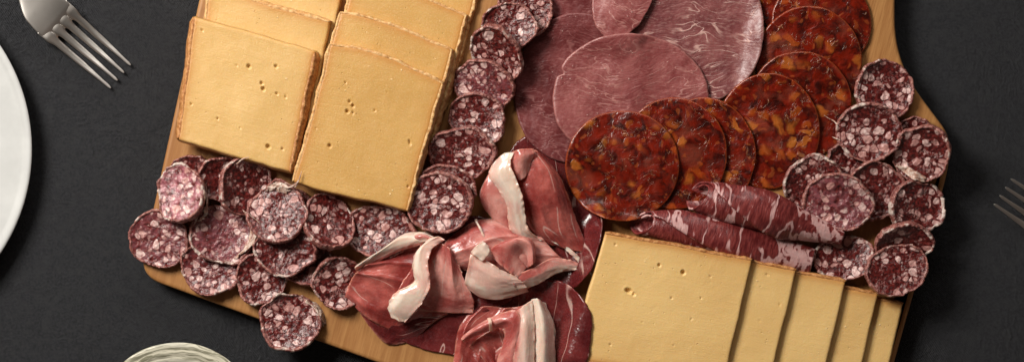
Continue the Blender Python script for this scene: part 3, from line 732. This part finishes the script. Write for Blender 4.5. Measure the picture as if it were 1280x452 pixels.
def flap(root, edgeA, edgeB, seed=0, h=2.5, n=26):
    """a torn, crinkled piece of dried casing between two curves: (x, y, height over what lies there)"""
    A = catmull([(x, y, topz(x, y) + d) for x, y, d in edgeA], n); B = catmull([(x, y, topz(x, y) + d) for x, y, d in edgeB], n); m = 12
    T = np.linspace(0, 1, m)[:, None, None]; P = A[None] * (1 - T) + B[None] * T
    II, JJ = np.meshgrid(np.arange(m), np.arange(n), indexing='ij')
    P[..., 2] += h * (.6 + fbm(II / 2.6, JJ / 3.0, seed, 3)) * np.sin(PI * T[..., 0] * np.ones((m, n)) * .9 + .2)
    P[..., :2] += (vn(II / 2.2, JJ / 2.2, seed + 5) * 1.3)[..., None]
    X, Y, Z = wx(P[..., 0], P[..., 2]), wy(P[..., 1], P[..., 2]), P[..., 2]
    Pt = np.stack([X, Y, Z], -1); Bt = Pt - np.array([0, 0, .9])
    V = np.vstack([Pt.reshape(-1, 3), Bt.reshape(-1, 3)]); N = m * n; F = gridF(m, n) + gridF(m, n, N, flip=True)
    for i in range(m - 1): F.append((i * n, (i + 1) * n, N + (i + 1) * n, N + i * n)); F.append((i * n + n - 1, (i + 1) * n + n - 1, N + (i + 1) * n + n - 1, N + i * n + n - 1))
    for j in range(n - 1): F.append((j, j + 1, N + j + 1, N + j)); F.append(((m - 1) * n + j, (m - 1) * n + j + 1, N + (m - 1) * n + j + 1, N + (m - 1) * n + j))
    o = mesh('casing_flap', V, F, MSK, root, V * 1.0); fix_normals(o)

GSL = 'salami slices heaped at the left of the board'; GSM = 'salami slices overlapping in a column beside the golden cheese'; GSR = 'salami slices heaped at the right of the board'
# left heap, lowest first
salami('salami slice peeking out behind the palest one at the upper left of the left heap', 238, 221, 28, 29, 1, 8, group=GSL)
salami('small salami slice squeezed under the thick square cheese, between its two neighbours', 275, 224, 28, 29, 2, 8, group=GSL, tilt=(.0, -.1))
s_l6, _ = salami('outermost left salami slice, overhanging the corner of the board', 199, 298, 39, 36, 3, 8, rot=.1, group=GSL, irr=.05, pale=.35)
salami('salami slice at the lower left of the left heap with round pink fat pieces', 263, 336, 38, 34, 4, 8, rot=.2, group=GSL, pale=.15)
salami('ragged dark salami slice at the bottom of the left heap, by the bare wood', 327, 346, 33, 32, 5, 8, group=GSL, irr=.09)
salami('salami slice lying in shadow right of the ragged dark one', 380, 326, 34, 31, 6, 8, group=GSL)
salami('salami slice mostly hidden beneath the peaked one', 362, 266, 30, 30, 7, 8, group=GSL)
s_l4, _ = salami('salami slice by the corner of the thick square cheese, its rim curled to a tip', 304, 234, 36, 36, 8, 9, group=GSL, mould=.1, irr=.05, peaks=[(PI * 1.52, .4, .17), (PI * .85, .4, .06)])
salami('salami slice with large round fat pieces in the middle of the left heap', 354, 314, 38, 33, 9, 8, rot=.1, group=GSL)
s_l7, _ = salami('salami slice in the centre of the left heap with dried casing peeling at its right', 277, 293, 39, 38, 10, 9, rot=.2, group=GSL, mould=.25, pale=.5)
s_l2, _ = salami('palest salami slice, a tall pink oval at the upper left of the left heap', 228, 244, 33, 38, 12, 9, rot=-.15, group=GSL, tilt=(.05, 0), mould=.25, pale=1.0)
s_l5, _ = salami('peaked salami slice with a wisp of white casing pointing to the golden cheese', 346, 268, 37, 37, 13, 9, rot=0, group=GSL, irr=.05, peaks=[(PI * 1.5, .38, .16), (0.1, .3, .08), (PI * .9, .4, .05)])
salami('oval salami slice under the bottom corner of the golden cheese', 407, 281, 33, 37, 14, 9, rot=-.3, group=GSL, mould=.15)
salami('salami slice beside the left tip of the prosciutto, standing at a slant', 422, 351, 33, 34, 15, 9, rot=.5, group=GSL, tilt=(-.06, -.1))
salami('wide salami slice leaning on the lower edge of the golden cheese', 474, 289, 43, 33, 16, 10, rot=.1, group=GSL, mould=.2, irr=.06)
s_l14, _ = salami('lone salami slice below the left heap, lying across the lower board edge', 364, 404, 39, 36, 17, 9, rot=.3, group=GSL, irr=.07, mould=.1, tilt=(.05, .08))
# column
salami('salami slice farthest up the column, cut by the top edge', 655, 10, 34, 38, 21, 8, group=GSM)
salami('second salami slice down the column, beside the dark loin', 637, 34, 34, 32, 22, 8, group=GSM)
salami('third salami slice down the column, a long leaning oval', 622, 64, 33, 38, 23, 8, rot=-.35, group=GSM, mould=.1)
salami('fourth salami slice down the column, with pale smeared fat across it', 607, 104, 37, 34, 24, 8, rot=.3, group=GSM, pale=.3, mould=.05)
salami('fifth salami slice down the column, just left of the plum coloured loin', 597, 149, 37, 35, 25, 8, rot=.2, group=GSM)
salami('sixth salami slice down the column, a wide oval touching the cheese rind', 577, 189, 43, 33, 26, 9, rot=.2, group=GSM, mould=.1)
salami('nearly hidden salami slice under the round one at the foot of the column', 557, 234, 35, 28, 27, 8, group=GSM)
salami('round salami slice at the foot of the column with a smooth brown pink rim', 550, 252, 42, 38, 28, 10, group=GSM, irr=.025, dish=2.6)
# right heap
salami('salami slice mostly hidden under the one with a loose string, at its lower left', 1060, 206, 28, 28, 31, 8, group=GSR)
salami('dark salami slice deep in the middle of the right heap', 1096, 238, 36, 38, 32, 8, group=GSR)
salami('salami slice peeking out above the outermost right one', 1143, 173, 28, 28, 33, 8, group=GSR)
salami('topmost salami slice of the right heap, beside the bare wood', 1106, 112, 38, 36, 34, 9, rot=.2, group=GSR, irr=.05)
salami('salami slice below the outermost right one, with white mould on its left rim', 1144, 258, 38, 33, 35, 9, rot=-.1, group=GSR, mould=.4)
s_r3, _ = salami('outermost right salami slice, big fat pieces and torn pale casing at its lower left', 1155, 191, 36, 38, 36, 9, rot=.3, group=GSR)
s_r4, _ = salami('salami slice next to the chorizo, glossy wrinkled casing along its left rim', 1017, 229, 38, 38, 37, 9, group=GSR, mould=.45)
salami('pale smeared salami slice above the coppa rolls', 1049, 253, 43, 36, 38, 10, rot=.1, group=GSR, pale=.45, tilt=(.0, .05))
s_r2, _ = salami('salami slice with a loose casing string reaching over the chorizo', 1088, 164, 41, 37, 39, 10, rot=.05, group=GSR, irr=.03)
salami('deep red salami slice with a shiny rim, between two others at the right board edge', 1129, 300, 34, 27, 40, 8, group=GSR, tilt=(0, -.05))
salami('thick salami slice at the right ends of the coppa rolls, leaning towards the cheese', 1056, 325, 37, 28, 41, 11, rot=-.12, group=GSR, tilt=(.0, .26), mould=.15)
salami('thick salami slice lowest in the right heap, touching the pale cheese', 1120, 338, 40, 31, 42, 12, rot=-.2, group=GSR, tilt=(.12, .22), irr=.03)

# loose casing
thread(s_l5, [(352, 232, 1), (362, 234, 3), (372, 228, 4), (377, 214, 4)], 1.3, 1)
thread(s_l5, [(350, 236, 1), (362, 238, 2), (371, 231, 5), (375, 219, 5)], .9, 2)
thread(s_l5, [(356, 228, 1), (366, 231, 3), (374, 224, 5)], .7, 3)
thread(s_l4, [(296, 205, 1), (303, 199, 2), (312, 196, 3)], 1.1, 4)
thread(s_r2, [(1047, 156, 1), (1042, 151, 2), (1036, 148, 2), (1030, 144, 2)], 1.0, 5)
thread(s_r2, [(1050, 175, 0), (1045, 173, 1), (1040, 171, 2)], 1.0, 6)
thread(s_r4, [(1034, 200, 1), (1043, 204, 2), (1050, 209, 1), (1058, 210, 1)], 1.0, 7)
flap(s_l7, [(303, 262, 0), (312, 285, 0), (308, 305, 0), (291, 326, -1)], [(310, 266, 1), (325, 280, 0), (318, 302, 0), (300, 318, 0)], 3)
flap(s_l14, [(380, 377, 0), (392, 384, 0), (399, 396, 0), (404, 408, 0)], [(384, 374, 0), (398, 380, 0), (405, 392, 0), (407, 404, 0)], 4)
flap(s_l2, [(254, 230, 0), (258, 250, 0), (254, 266, 0), (246, 276, 0)], [(258, 228, -1), (262, 250, -1), (260, 266, -1), (252, 276, -1)], 5)
flap(s_r3, [(1119, 208, 0), (1128, 214, 0), (1142, 224, 0), (1156, 227, 0)], [(1124, 206, 0), (1136, 209, 1), (1146, 214, 1), (1158, 222, 0)], 6)
flap(s_l5, [(335, 234, 0), (342, 228, 0), (350, 226, 0), (360, 232, 0)], [(332, 240, 0), (343, 238, 1), (350, 240, 1), (358, 242, 0)], 7)

# ------------------------------------------------------------------ rolled coppa
def roll(label, axis, radii, seed, turns=1.25, wid=110):
    """axis: (x, y, z) points left to right; radii: (across, up) at those points"""
    A = catmull(axis, wid); Rd = catmull(radii, wid); nt = 70; t = 2.2
    x_, y_ = A[:, 0].mean(), A[:, 1].mean()
    root = empty('coppa_roll', x_, y_, BT, label, 'coppa roll', 'coppa rolls above the square cheese')
    P = np.zeros((wid, nt, 3)); FA = np.zeros((wid, nt)); PT = np.zeros((wid, nt, 3))
    for i in range(wid):
        d = A[min(i + 1, wid - 1)] - A[max(i - 1, 0)]; d /= np.linalg.norm(d); n = np.array([-d[1], d[0], 0]); n /= np.linalg.norm(n)
        s = i / (wid - 1)
        for j in range(nt):
            q = j / (nt - 1); ang = (.5 - 2.9 * (1 - s) ** 1.3) - q * turns * 2 * PI; k = 1.02 - .30 * q ** .9
            wv = 1 + .06 * vn(s * 5 + seed, q * 6, seed) + .05 * vn(s * 3 + seed, q * 16, seed + 2) + .02 * vn(s * 16, q * 26, seed + 4)
            # slanted cut at the left end
            off = (15.0 * (-math.sin(ang)) * k - 5 * math.cos(ang)) * max(0, 1 - s * 4) ** 2 + 3 * vn(q * 7, seed, 5) * max(0, 1 - s * 6)
            P[i, j] = A[i] + n * math.cos(ang) * Rd[i, 0] * k * wv + np.array([0, 0, 1]) * (-math.sin(ang)) * Rd[i, 1] * k * wv + d * off
            PT[i, j] = (i / wid * np.linalg.norm(A[-1] - A[0]), q * turns * 2 * PI * 20, 0)
            FA[i, j] = max(.12 + .50 * sstep(.70, .80, s + .05 * math.sin(q * 21)) - .15 * sstep(.86, .95, s), .5 * math.exp(-(q / .012) ** 2))
    P[..., 2] += BT
    X, Y, Z = wx(P[..., 0], P[..., 2]), wy(P[..., 1], P[..., 2]), P[..., 2]
    Pw = np.stack([X, Y, Z], -1); du = np.gradient(Pw, axis=0); dv = np.gradient(Pw, axis=1); n = np.cross(du, dv); n /= np.linalg.norm(n, axis=2, keepdims=True) + 1e-9
    cen_ = Pw.mean(1, keepdims=True)
    if ((Pw - cen_) * n).sum() < 0: n = -n
    In = Pw - n * t
    V = np.vstack([Pw.reshape(-1, 3), In.reshape(-1, 3)]); N = wid * nt; F = gridF(wid, nt) + gridF(wid, nt, N, flip=True)
    for i in range(wid - 1): F.append((i * nt, (i + 1) * nt, N + (i + 1) * nt, N + i * nt)); F.append((i * nt + nt - 1, (i + 1) * nt + nt - 1, N + (i + 1) * nt + nt - 1, N + i * nt + nt - 1))
    for j in range(nt - 1): F.append((j, j + 1, N + j + 1, N + j)); F.append(((wid - 1) * nt + j, (wid - 1) * nt + j + 1, N + (wid - 1) * nt + j + 1, N + (wid - 1) * nt + j))
    PT[..., 0] += seed * 200
    pt = PT.reshape(-1, 3); o = mesh('rolled_meat', V, F, MCO, root, np.vstack([pt, pt]), {'fat': np.r_[FA.ravel(), FA.ravel()]}); fix_normals(o)
    hsplat(X, Y, Z); return root
roll('lower coppa roll lying along the rind of the big square cheese', [(803, 279, 17), (850, 286, 19), (905, 297, 20), (960, 312, 18), (1016, 327, 13)],
     [(17, 17), (24, 19), (27, 20), (25, 18), (18, 12)], 1)
roll('upper coppa roll with white fat bands, touching the chorizo', [(872, 245, 24), (915, 256, 31), (960, 267, 31), (1005, 281, 26), (1054, 297, 20)],
     [(21, 20), (28, 23), (29, 22), (20, 15), (9, 8)], 2)

# ------------------------------------------------------------------ folded prosciutto
def pslice(label, x, y): return empty('prosciutto_slice', x, y, BT, label, 'prosciutto', GP)
# left fold
r = pslice('left prosciutto fold with a cream fat ribbon looping back over it', 515, 350)
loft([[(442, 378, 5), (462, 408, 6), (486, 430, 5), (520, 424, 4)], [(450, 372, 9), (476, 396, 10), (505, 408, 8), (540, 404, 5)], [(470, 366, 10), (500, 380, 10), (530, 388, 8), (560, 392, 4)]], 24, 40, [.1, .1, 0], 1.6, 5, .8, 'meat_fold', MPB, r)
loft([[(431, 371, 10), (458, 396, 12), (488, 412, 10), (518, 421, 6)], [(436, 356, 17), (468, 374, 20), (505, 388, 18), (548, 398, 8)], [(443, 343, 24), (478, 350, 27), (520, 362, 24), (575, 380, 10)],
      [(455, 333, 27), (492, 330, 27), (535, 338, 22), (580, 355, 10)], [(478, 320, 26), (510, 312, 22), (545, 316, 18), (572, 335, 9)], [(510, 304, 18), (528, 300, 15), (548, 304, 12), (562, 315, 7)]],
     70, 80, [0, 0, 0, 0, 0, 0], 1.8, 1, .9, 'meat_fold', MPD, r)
loft([[(447, 340, 25), (472, 327, 29), (500, 314, 31), (530, 305, 28)], [(444, 335, 30), (468, 320, 35), (498, 305, 38), (530, 298, 33)], [(450, 329, 28), (474, 313, 34), (500, 297, 37), (534, 292, 30)], [(458, 327, 20), (482, 308, 25), (508, 291, 27), (544, 290, 20)]],
     34, 70, [.2, .85, 1, .7], 1.8, 2, .5, 'fat_rim', MP, r, frill=2)
loft([[(512, 296, 26), (520, 290, 32), (530, 290, 34), (543, 296, 34)], [(514, 300, 30), (522, 296, 38), (532, 295, 40), (544, 300, 38)], [(520, 305, 28), (526, 303, 34), (534, 302, 36), (542, 305, 34)]], 16, 24, [1, .3, 1], 1.8, 6, .4, 'fat_rim', MP, r, frill=2.5, pl=.8)
loft([[(526, 306, 33), (516, 332, 35), (500, 358, 34), (490, 384, 28)], [(540, 310, 34), (533, 330, 34), (520, 356, 31), (503, 386, 26)], [(552, 304, 42), (548, 330, 38), (541, 360, 28), (528, 388, 14)], [(563, 312, 40), (566, 340, 36), (568, 368, 24), (566, 391, 11)], [(572, 330, 26), (582, 352, 24), (592, 374, 16), (592, 391, 7)]],
     60, 60, [0, .1, 0, 0, 0], 1.8, 3, .9, 'meat_fold', MP, r)
loft([[(556, 300, 43), (541, 310, 47), (535, 330, 48), (538, 352, 48), (532, 372, 45), (519, 390, 39), (506, 402, 30)], [(548, 296, 42), (530, 308, 46), (525, 330, 47), (530, 354, 47), (524, 374, 44), (511, 392, 38), (504, 402, 29)],
      [(538, 297, 40), (521, 314, 44), (518, 336, 45), (522, 354, 45), (507, 368, 43), (494, 386, 38), (498, 401, 29)], [(534, 301, 34), (518, 318, 37), (516, 338, 38), (517, 352, 39), (494, 366, 38), (485, 382, 32), (489, 396, 25)]],
     34, 96, [.45, .75, 1, .85], 1.9, 4, .5, 'fat_rim', MP, r, frill=2.5, pl=.8)
# middle slice
r = pslice('middle prosciutto fold with a bright fat corner and a tapering white tail', 640, 330)
loft([[(545, 315, 16), (568, 292, 13), (600, 274, 9), (650, 272, 5)], [(543, 325, 24), (575, 301, 29), (612, 284, 26), (668, 286, 12)], [(549, 332, 26), (590, 321, 35), (632, 303, 36), (684, 304, 18)], [(566, 334, 20), (602, 336, 26), (648, 325, 30), (702, 322, 14)],
      [(585, 335, 10), (618, 347, 12), (665, 348, 15), (722, 334, 6)]], 60, 76, [0, 0, 0, 0, 0], 1.8, 11, .9, 'meat_fold', MP, r)
loft([[(593, 274, 24), (598, 284, 30), (604, 296, 32)], [(596, 273, 24), (600, 283, 31), (606, 295, 33)]], 8, 20, [1, 1], 1.4, 15, .2, 'fat_streak', MP, r)
loft([[(617, 323, 40), (628, 333, 43), (638, 341, 41), (647, 347, 34)], [(614, 311, 44), (630, 316, 44), (646, 326, 34), (657, 336, 28)], [(621, 305, 43), (640, 305, 44), (655, 318, 27), (660, 334, 26)], [(630, 301, 42), (648, 298, 48), (663, 308, 46), (666, 330, 38)], [(640, 299, 32), (656, 295, 38), (669, 306, 36), (669, 328, 28)]],
     44, 48, [.1, 0, 0, 0, .3], 1.8, 12, .5, 'meat_fold', MP, r)
loft([[(604, 300, 48), (609, 305, 49), (613, 312, 48)], [(596, 306, 52), (602, 312, 53), (610, 319, 50)], [(588, 314, 48), (593, 320, 49), (603, 326, 48)]], 16, 18, [1, 1, 1], 1.8, 16, .3, 'fat_rim', MP, r, frill=2.5, pl=.8)
loft([[(588, 318, 44), (604, 323, 46), (622, 334, 45), (644, 346, 39)], [(585, 334, 42), (601, 341, 45), (622, 350, 45), (652, 352, 37)], [(581, 352, 34), (596, 359, 39), (622, 363, 39), (658, 358, 32)], [(584, 360, 22), (600, 371, 26), (626, 374, 27), (660, 364, 22)]],
     44, 54, [.6, .55, .8, 1], 1.9, 13, .5, 'fat_rim', MP, r, frill=2.5, pl=.8)
loft([[(640, 345, 36), (665, 335, 30), (692, 322, 21), (722, 327, 9)], [(642, 356, 36), (668, 346, 30), (695, 333, 21), (726, 332, 8)], [(648, 365, 27), (672, 355, 24), (698, 341, 16), (728, 336, 5)]],
     24, 60, [.1, .5, 1.0], 1.7, 14, .5, 'fat_rim', MP, r, frill=2.5, pl=.8)
# top fold
r = pslice('upper prosciutto fold shaped like a petal, beside the frontmost chorizo', 665, 250)
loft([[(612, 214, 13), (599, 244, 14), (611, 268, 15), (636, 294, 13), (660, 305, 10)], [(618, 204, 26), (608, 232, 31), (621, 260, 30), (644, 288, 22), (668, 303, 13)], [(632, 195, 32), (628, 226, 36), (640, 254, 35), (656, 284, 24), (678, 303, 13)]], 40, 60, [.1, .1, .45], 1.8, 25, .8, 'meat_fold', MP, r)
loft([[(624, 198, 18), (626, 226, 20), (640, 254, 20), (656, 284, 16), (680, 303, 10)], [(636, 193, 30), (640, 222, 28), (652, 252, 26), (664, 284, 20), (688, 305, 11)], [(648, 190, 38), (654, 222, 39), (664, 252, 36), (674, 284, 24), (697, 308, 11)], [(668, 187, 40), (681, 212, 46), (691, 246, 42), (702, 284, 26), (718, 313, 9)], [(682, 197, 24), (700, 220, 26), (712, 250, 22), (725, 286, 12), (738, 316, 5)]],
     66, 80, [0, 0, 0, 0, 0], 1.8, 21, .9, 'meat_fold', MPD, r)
loft([[(615, 206, 36), (611, 220, 40), (622, 236, 40), (632, 254, 37), (635, 274, 30), (640, 290, 22), (661, 306, 13)], [(628, 193, 43), (624, 214, 50), (632, 235, 49), (642, 256, 45), (646, 276, 36), (652, 293, 26), (670, 304, 15)],
      [(642, 190, 46), (638, 206, 54), (646, 226, 55), (653, 246, 51), (657, 270, 42), (661, 288, 32), (677, 301, 16)]], 34, 90, [.55, .8, 1], 1.9, 22, .6, 'fat_rim', MP, r, frill=2.5, pl=.8)
loft([[(640, 190, 46), (640, 203, 49), (643, 215, 48), (649, 226, 42)], [(650, 186, 55), (652, 196, 58), (654, 207, 53), (656, 222, 44)], [(667, 186, 48), (668, 193, 50), (664, 203, 46), (660, 216, 42)]], 26, 36, [0, 0, .1], 1.8, 23, .4, 'meat_fold', MP, r)
loft([[(690, 302, 12), (706, 311, 12), (722, 326, 10), (739, 345, 6)], [(696, 300, 12), (713, 311, 12), (728, 326, 10), (740, 343, 6)]], 10, 40, [1, 1], 1.5, 24, .3, 'fat_rim', MP, r, frill=2.5, pl=.8)
# bottom fold
r = pslice('bottom prosciutto fold with a broad fat side, cut by the lower edge', 630, 420)
loft([[(565, 475, 7), (568, 440, 8), (574, 408, 8), (592, 384, 6)], [(580, 480, 14), (582, 440, 16), (592, 404, 15), (612, 382, 12)], [(598, 485, 14), (600, 450, 14), (614, 418, 13), (636, 384, 14)], [(622, 490, 14), (628, 450, 15), (642, 415, 18), (660, 380, 20)],
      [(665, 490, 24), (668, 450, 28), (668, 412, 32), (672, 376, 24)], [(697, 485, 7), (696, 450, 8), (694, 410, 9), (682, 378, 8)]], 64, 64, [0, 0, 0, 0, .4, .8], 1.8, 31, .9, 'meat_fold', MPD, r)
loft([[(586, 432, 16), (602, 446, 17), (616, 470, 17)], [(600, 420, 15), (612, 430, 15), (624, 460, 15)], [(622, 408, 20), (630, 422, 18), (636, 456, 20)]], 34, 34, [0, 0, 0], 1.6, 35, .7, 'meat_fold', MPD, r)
loft([[(576, 422, 30), (590, 410, 35), (608, 399, 38), (628, 390, 42), (646, 388, 46), (652, 408, 46), (649, 440, 42), (646, 480, 38)], [(577, 424, 33), (592, 413, 40), (610, 404, 44), (626, 399, 48), (638, 402, 50), (641, 418, 48), (636, 445, 44), (632, 480, 40)],
      [(580, 427, 26), (596, 419, 31), (612, 413, 33), (624, 409, 36), (630, 413, 38), (629, 428, 36), (622, 448, 33), (616, 480, 30)]], 34, 96, [0, 0, .1], 1.8, 32, .6, 'meat_fold', MP, r)
loft([[(609, 397, 44), (611, 404, 49), (612, 414, 38)], [(613, 396, 44), (615, 403, 49), (616, 413, 38)]], 8, 16, [1, 1], 1.2, 36, .1, 'fat_streak', MP, r, frill=0, pl=0)
loft([[(645, 389, 40), (645, 412, 44), (642, 440, 44), (640, 480, 40)], [(654, 382, 46), (657, 405, 52), (656, 440, 52), (656, 480, 48)], [(665, 375, 42), (668, 402, 44), (668, 440, 43), (668, 480, 40)]],
     40, 56, [.35, .7, .8], 1.9, 33, .6, 'fat_rim', MP, r, frill=1.5, pl=.6)
loft([[(664, 374, 40), (666, 402, 38), (667, 440, 36), (667, 480, 34)], [(673, 373, 46), (679, 400, 50), (680, 435, 49), (680, 480, 44)], [(681, 380, 26), (691, 404, 28), (694, 435, 26), (695, 480, 22)]],
     36, 56, [.8, .9, 1], 1.9, 37, .6, 'fat_rim', MP, r, frill=1.5, pl=.6)

# ------------------------------------------------------------------ plate, dish
def lathe(name, label, cat, cx, cy, prof, mat, wob=0.0, seed=0):
    nt = 200; th = np.linspace(0, 2 * PI, nt, endpoint=False); V = []
    for (r_, z_) in prof:
        R = r_ * (1 + wob * fbm(np.cos(th) * 1.2 + seed, np.sin(th) * 1.2, seed, 2))
        V.append(np.stack([wx(cx, 15) + R * np.cos(th), wy(cy, 15) + R * np.sin(th), np.full(nt, z_)], 1))
    V = np.vstack(V); F = gridF(len(prof), nt, 0, True); F.append(tuple(range((len(prof) - 1) * nt, len(prof) * nt))[::-1]); 
    o = mesh(name, V, F, mat); fix_normals(o); o['label'] = label; o['category'] = cat; return o
lathe('plate', 'plain white dinner plate with a raised rim, cut by the left edge', 'plate', -191, 187,
      [(.1, 6), (120, 6), (150, 7), (166, 12), (180, 17), (205, 20), (218, 21.5), (221, 21.7), (223, 23.4), (228, 24.6), (231, 24), (231.5, 22.6), (228, 20.5), (205, 16), (176, 10), (150, 2.5), (120, 1), (.1, 1)], CER)
lathe('saucer', 'cream and grey streaked stoneware saucer, cut by the lower edge', 'saucer', 222, 529,
      [(.1, 4), (40, 4), (56, 6), (64, 9.6), (66, 9.8), (68, 11.6), (73, 13), (75, 13), (77, 14.8), (82, 16.2), (84, 16.0), (86, 17.8), (91, 18.9), (93, 18.6), (95, 20), (99, 20.4), (101, 19.4), (100, 17.5), (84, 13), (66, 5), (52, 0), (.1, .6)], mat_brushed(), .03, 3)

# ------------------------------------------------------------------ forks
def fork(label, tipc, ang, seed):
    """tipc: middle of the tine tips; ang: direction from the handle to the tips (layout, y down)"""
    d = np.array([math.cos(ang), math.sin(ang)]); n = np.array([-d[1], d[0]])
    root = empty('fork', *(np.array(tipc) - d * 190), 0, label, 'fork', None)
    def strip(name, us, cen_, half, zz, thick, dishf, m=20):
        V = []
        for u, c_, h_, z_, t_ in zip(us, cen_, half, zz, thick):
            for j in range(m):
                q = 2 * PI * j / m; cx_ = math.cos(q); sx_ = math.sin(q)
                sx_ = np.sign(sx_) * abs(sx_) ** .8
                v = c_ + h_ * cx_; z = z_ + dishf(u, v) + t_ * sx_
                p = np.array(tipc) + d * (-u) + n * v; V.append((wx(p[0], z), wy(p[1], z), z))
        V = np.array(V); k = len(us)
        o = mesh(name, V, gridF(k, m, 0, True) + [tuple(range(m))[::-1], tuple(range((k - 1) * m, k * m))], STEEL, root); fix_normals(o)
    # profile along u (0 at the tips, growing towards the handle)
    def zc(u): return 3.0 + 13 * (1 - math.cos(min(u, 170) / 170 * PI)) * .5 - 4.5 * math.exp(-((u - 70) / 45) ** 2) * sstep(0, 40, u)
    dish = lambda u, v: .005 * v * v * sstep(10, 90, u)
    us = np.r_[np.linspace(92, 110, 14), np.linspace(112, 186, 36)]
    def hw(u): return 22.5 + 4.5 * sstep(92, 110, u) - 2.5 * sstep(112, 140, u) if u < 128 else (27 - 2.5 * sstep(112, 140, u)) * (1 - sstep(132, 176, u)) + 5.6 * sstep(132, 176, u)
    strip('head', us, [0] * 50, [hw(u) for u in us], [zc(u) for u in us], [.15 + 1.75 * sstep(92, 110, u) + 1.2 * sstep(140, 180, u) for u in us], dish, 36)
    for k in range(4):
        us = np.r_[np.linspace(0, 4, 8), np.linspace(6, 92, 40), np.linspace(93, 114, 26)]
        root_c = (k - 1.5) * 13.5; tip_c = (k - 1.5) * 12.6
        cc = [tip_c + (root_c - tip_c) * u / 100 for u in us]
        hf = []
        for u in us:
            w = 1.8 + 2.3 * sstep(0, 60, u) + .5 * sstep(60, 84, u); w += 2.5 * (sstep(84, 98, u) ** 1.5)
            if u < 4: w = .3 + (w - .3) * math.sqrt(u / 4)
            hf.append(w)
        strip('tine', us, cc, hf, [zc(u) for u in us], [.6 + 1.3 * sstep(0, 40, u) - 1.6 * sstep(99, 113, u) for u in us], dish, 18)
    us = np.linspace(182, 430, 60)
    strip('handle', us, [0] * 60, [5.4 + 9 * sstep(240, 410, u) - 9 * sstep(412, 432, u) for u in us], [max(zc(u) - .035 * (u - 180), 3.2) for u in us], [3.2 - .6 * sstep(260, 320, u) for u in us], lambda u, v: 0.0)
    us = np.linspace(172, 190, 14)
    strip('collar', us, [0] * 14, [6.6 + 2.6 * math.sin(PI * (u - 172) / 18) for u in us], [zc(u) + .2 for u in us], [3.4 + 1.2 * math.sin(PI * (u - 172) / 18) for u in us], lambda u, v: 0.0)
fork('silver fork at the upper left, its tines pointing to the square cheese', (151, 96), math.radians(41), 1)
fork('silver fork at the right edge, its tines pointing to the right salami heap', (1253, 239), math.radians(180 + 34), 2)

# ------------------------------------------------------------------ light and camera
w = bpy.data.worlds.new('World'); scene.world = w; w.use_nodes = True
wt = w.node_tree; bg = wt.nodes['Background']; tcn = wt.nodes.new('ShaderNodeTexCoord'); nz = wt.nodes.new('ShaderNodeTexNoise'); nz.inputs['Scale'].default_value = 1.6; nz.inputs['Detail'].default_value = 1
cr_ = wt.nodes.new('ShaderNodeValToRGB'); wt.links.new(tcn.outputs['Generated'], nz.inputs['Vector']); wt.links.new(nz.outputs['Fac'], cr_.inputs[0]); wt.links.new(cr_.outputs[0], bg.inputs[0])
e_ = cr_.color_ramp.elements; e_[0].position = .38; e_[0].color = (.05, .045, .04, 1); e_[1].position = .62; e_[1].color = (1.0, .95, .90, 1); q_ = cr_.color_ramp.elements.new(.5); q_.color = (.55, .30, .17, 1)
bg.inputs[1].default_value = .17
def area(name, loc, target, size, power, colr, sy=None):
    L = bpy.data.lights.new(name, 'AREA'); L.shape = 'RECTANGLE' if sy else 'SQUARE'; L.size = size; L.energy = power; L.color = colr
    if sy: L.size_y = sy
    o = link(bpy.data.objects.new(name, L)); o.location = loc
    o.rotation_euler = (Vector(target) - Vector(loc)).to_track_quat('-Z', 'Y').to_euler(); return o
area('window_light', (-.80, .66, .92), (0, 0, 0), .50, 28, (1, .945, .875), .50)
area('sheen_fill', (.15, 1.35, .75), (0, 0, 0), .9, 6.5, (1, .96, .91), .35)  # added fill lamp for sheen streaks on the meat, no window there

cam = bpy.data.cameras.new('Camera'); co = link(bpy.data.objects.new('Camera', cam)); scene.camera = co
co.location = (0, 0, D * S); cam.sensor_width = 36; cam.lens = 36 * D / W; cam.clip_start = .01; cam.clip_end = 20
scene.view_settings.view_transform = 'Standard'; scene.view_settings.look = 'None'
scene.view_settings.exposure = 0; scene.view_settings.gamma = 1
scene.render.engine = 'CYCLES'
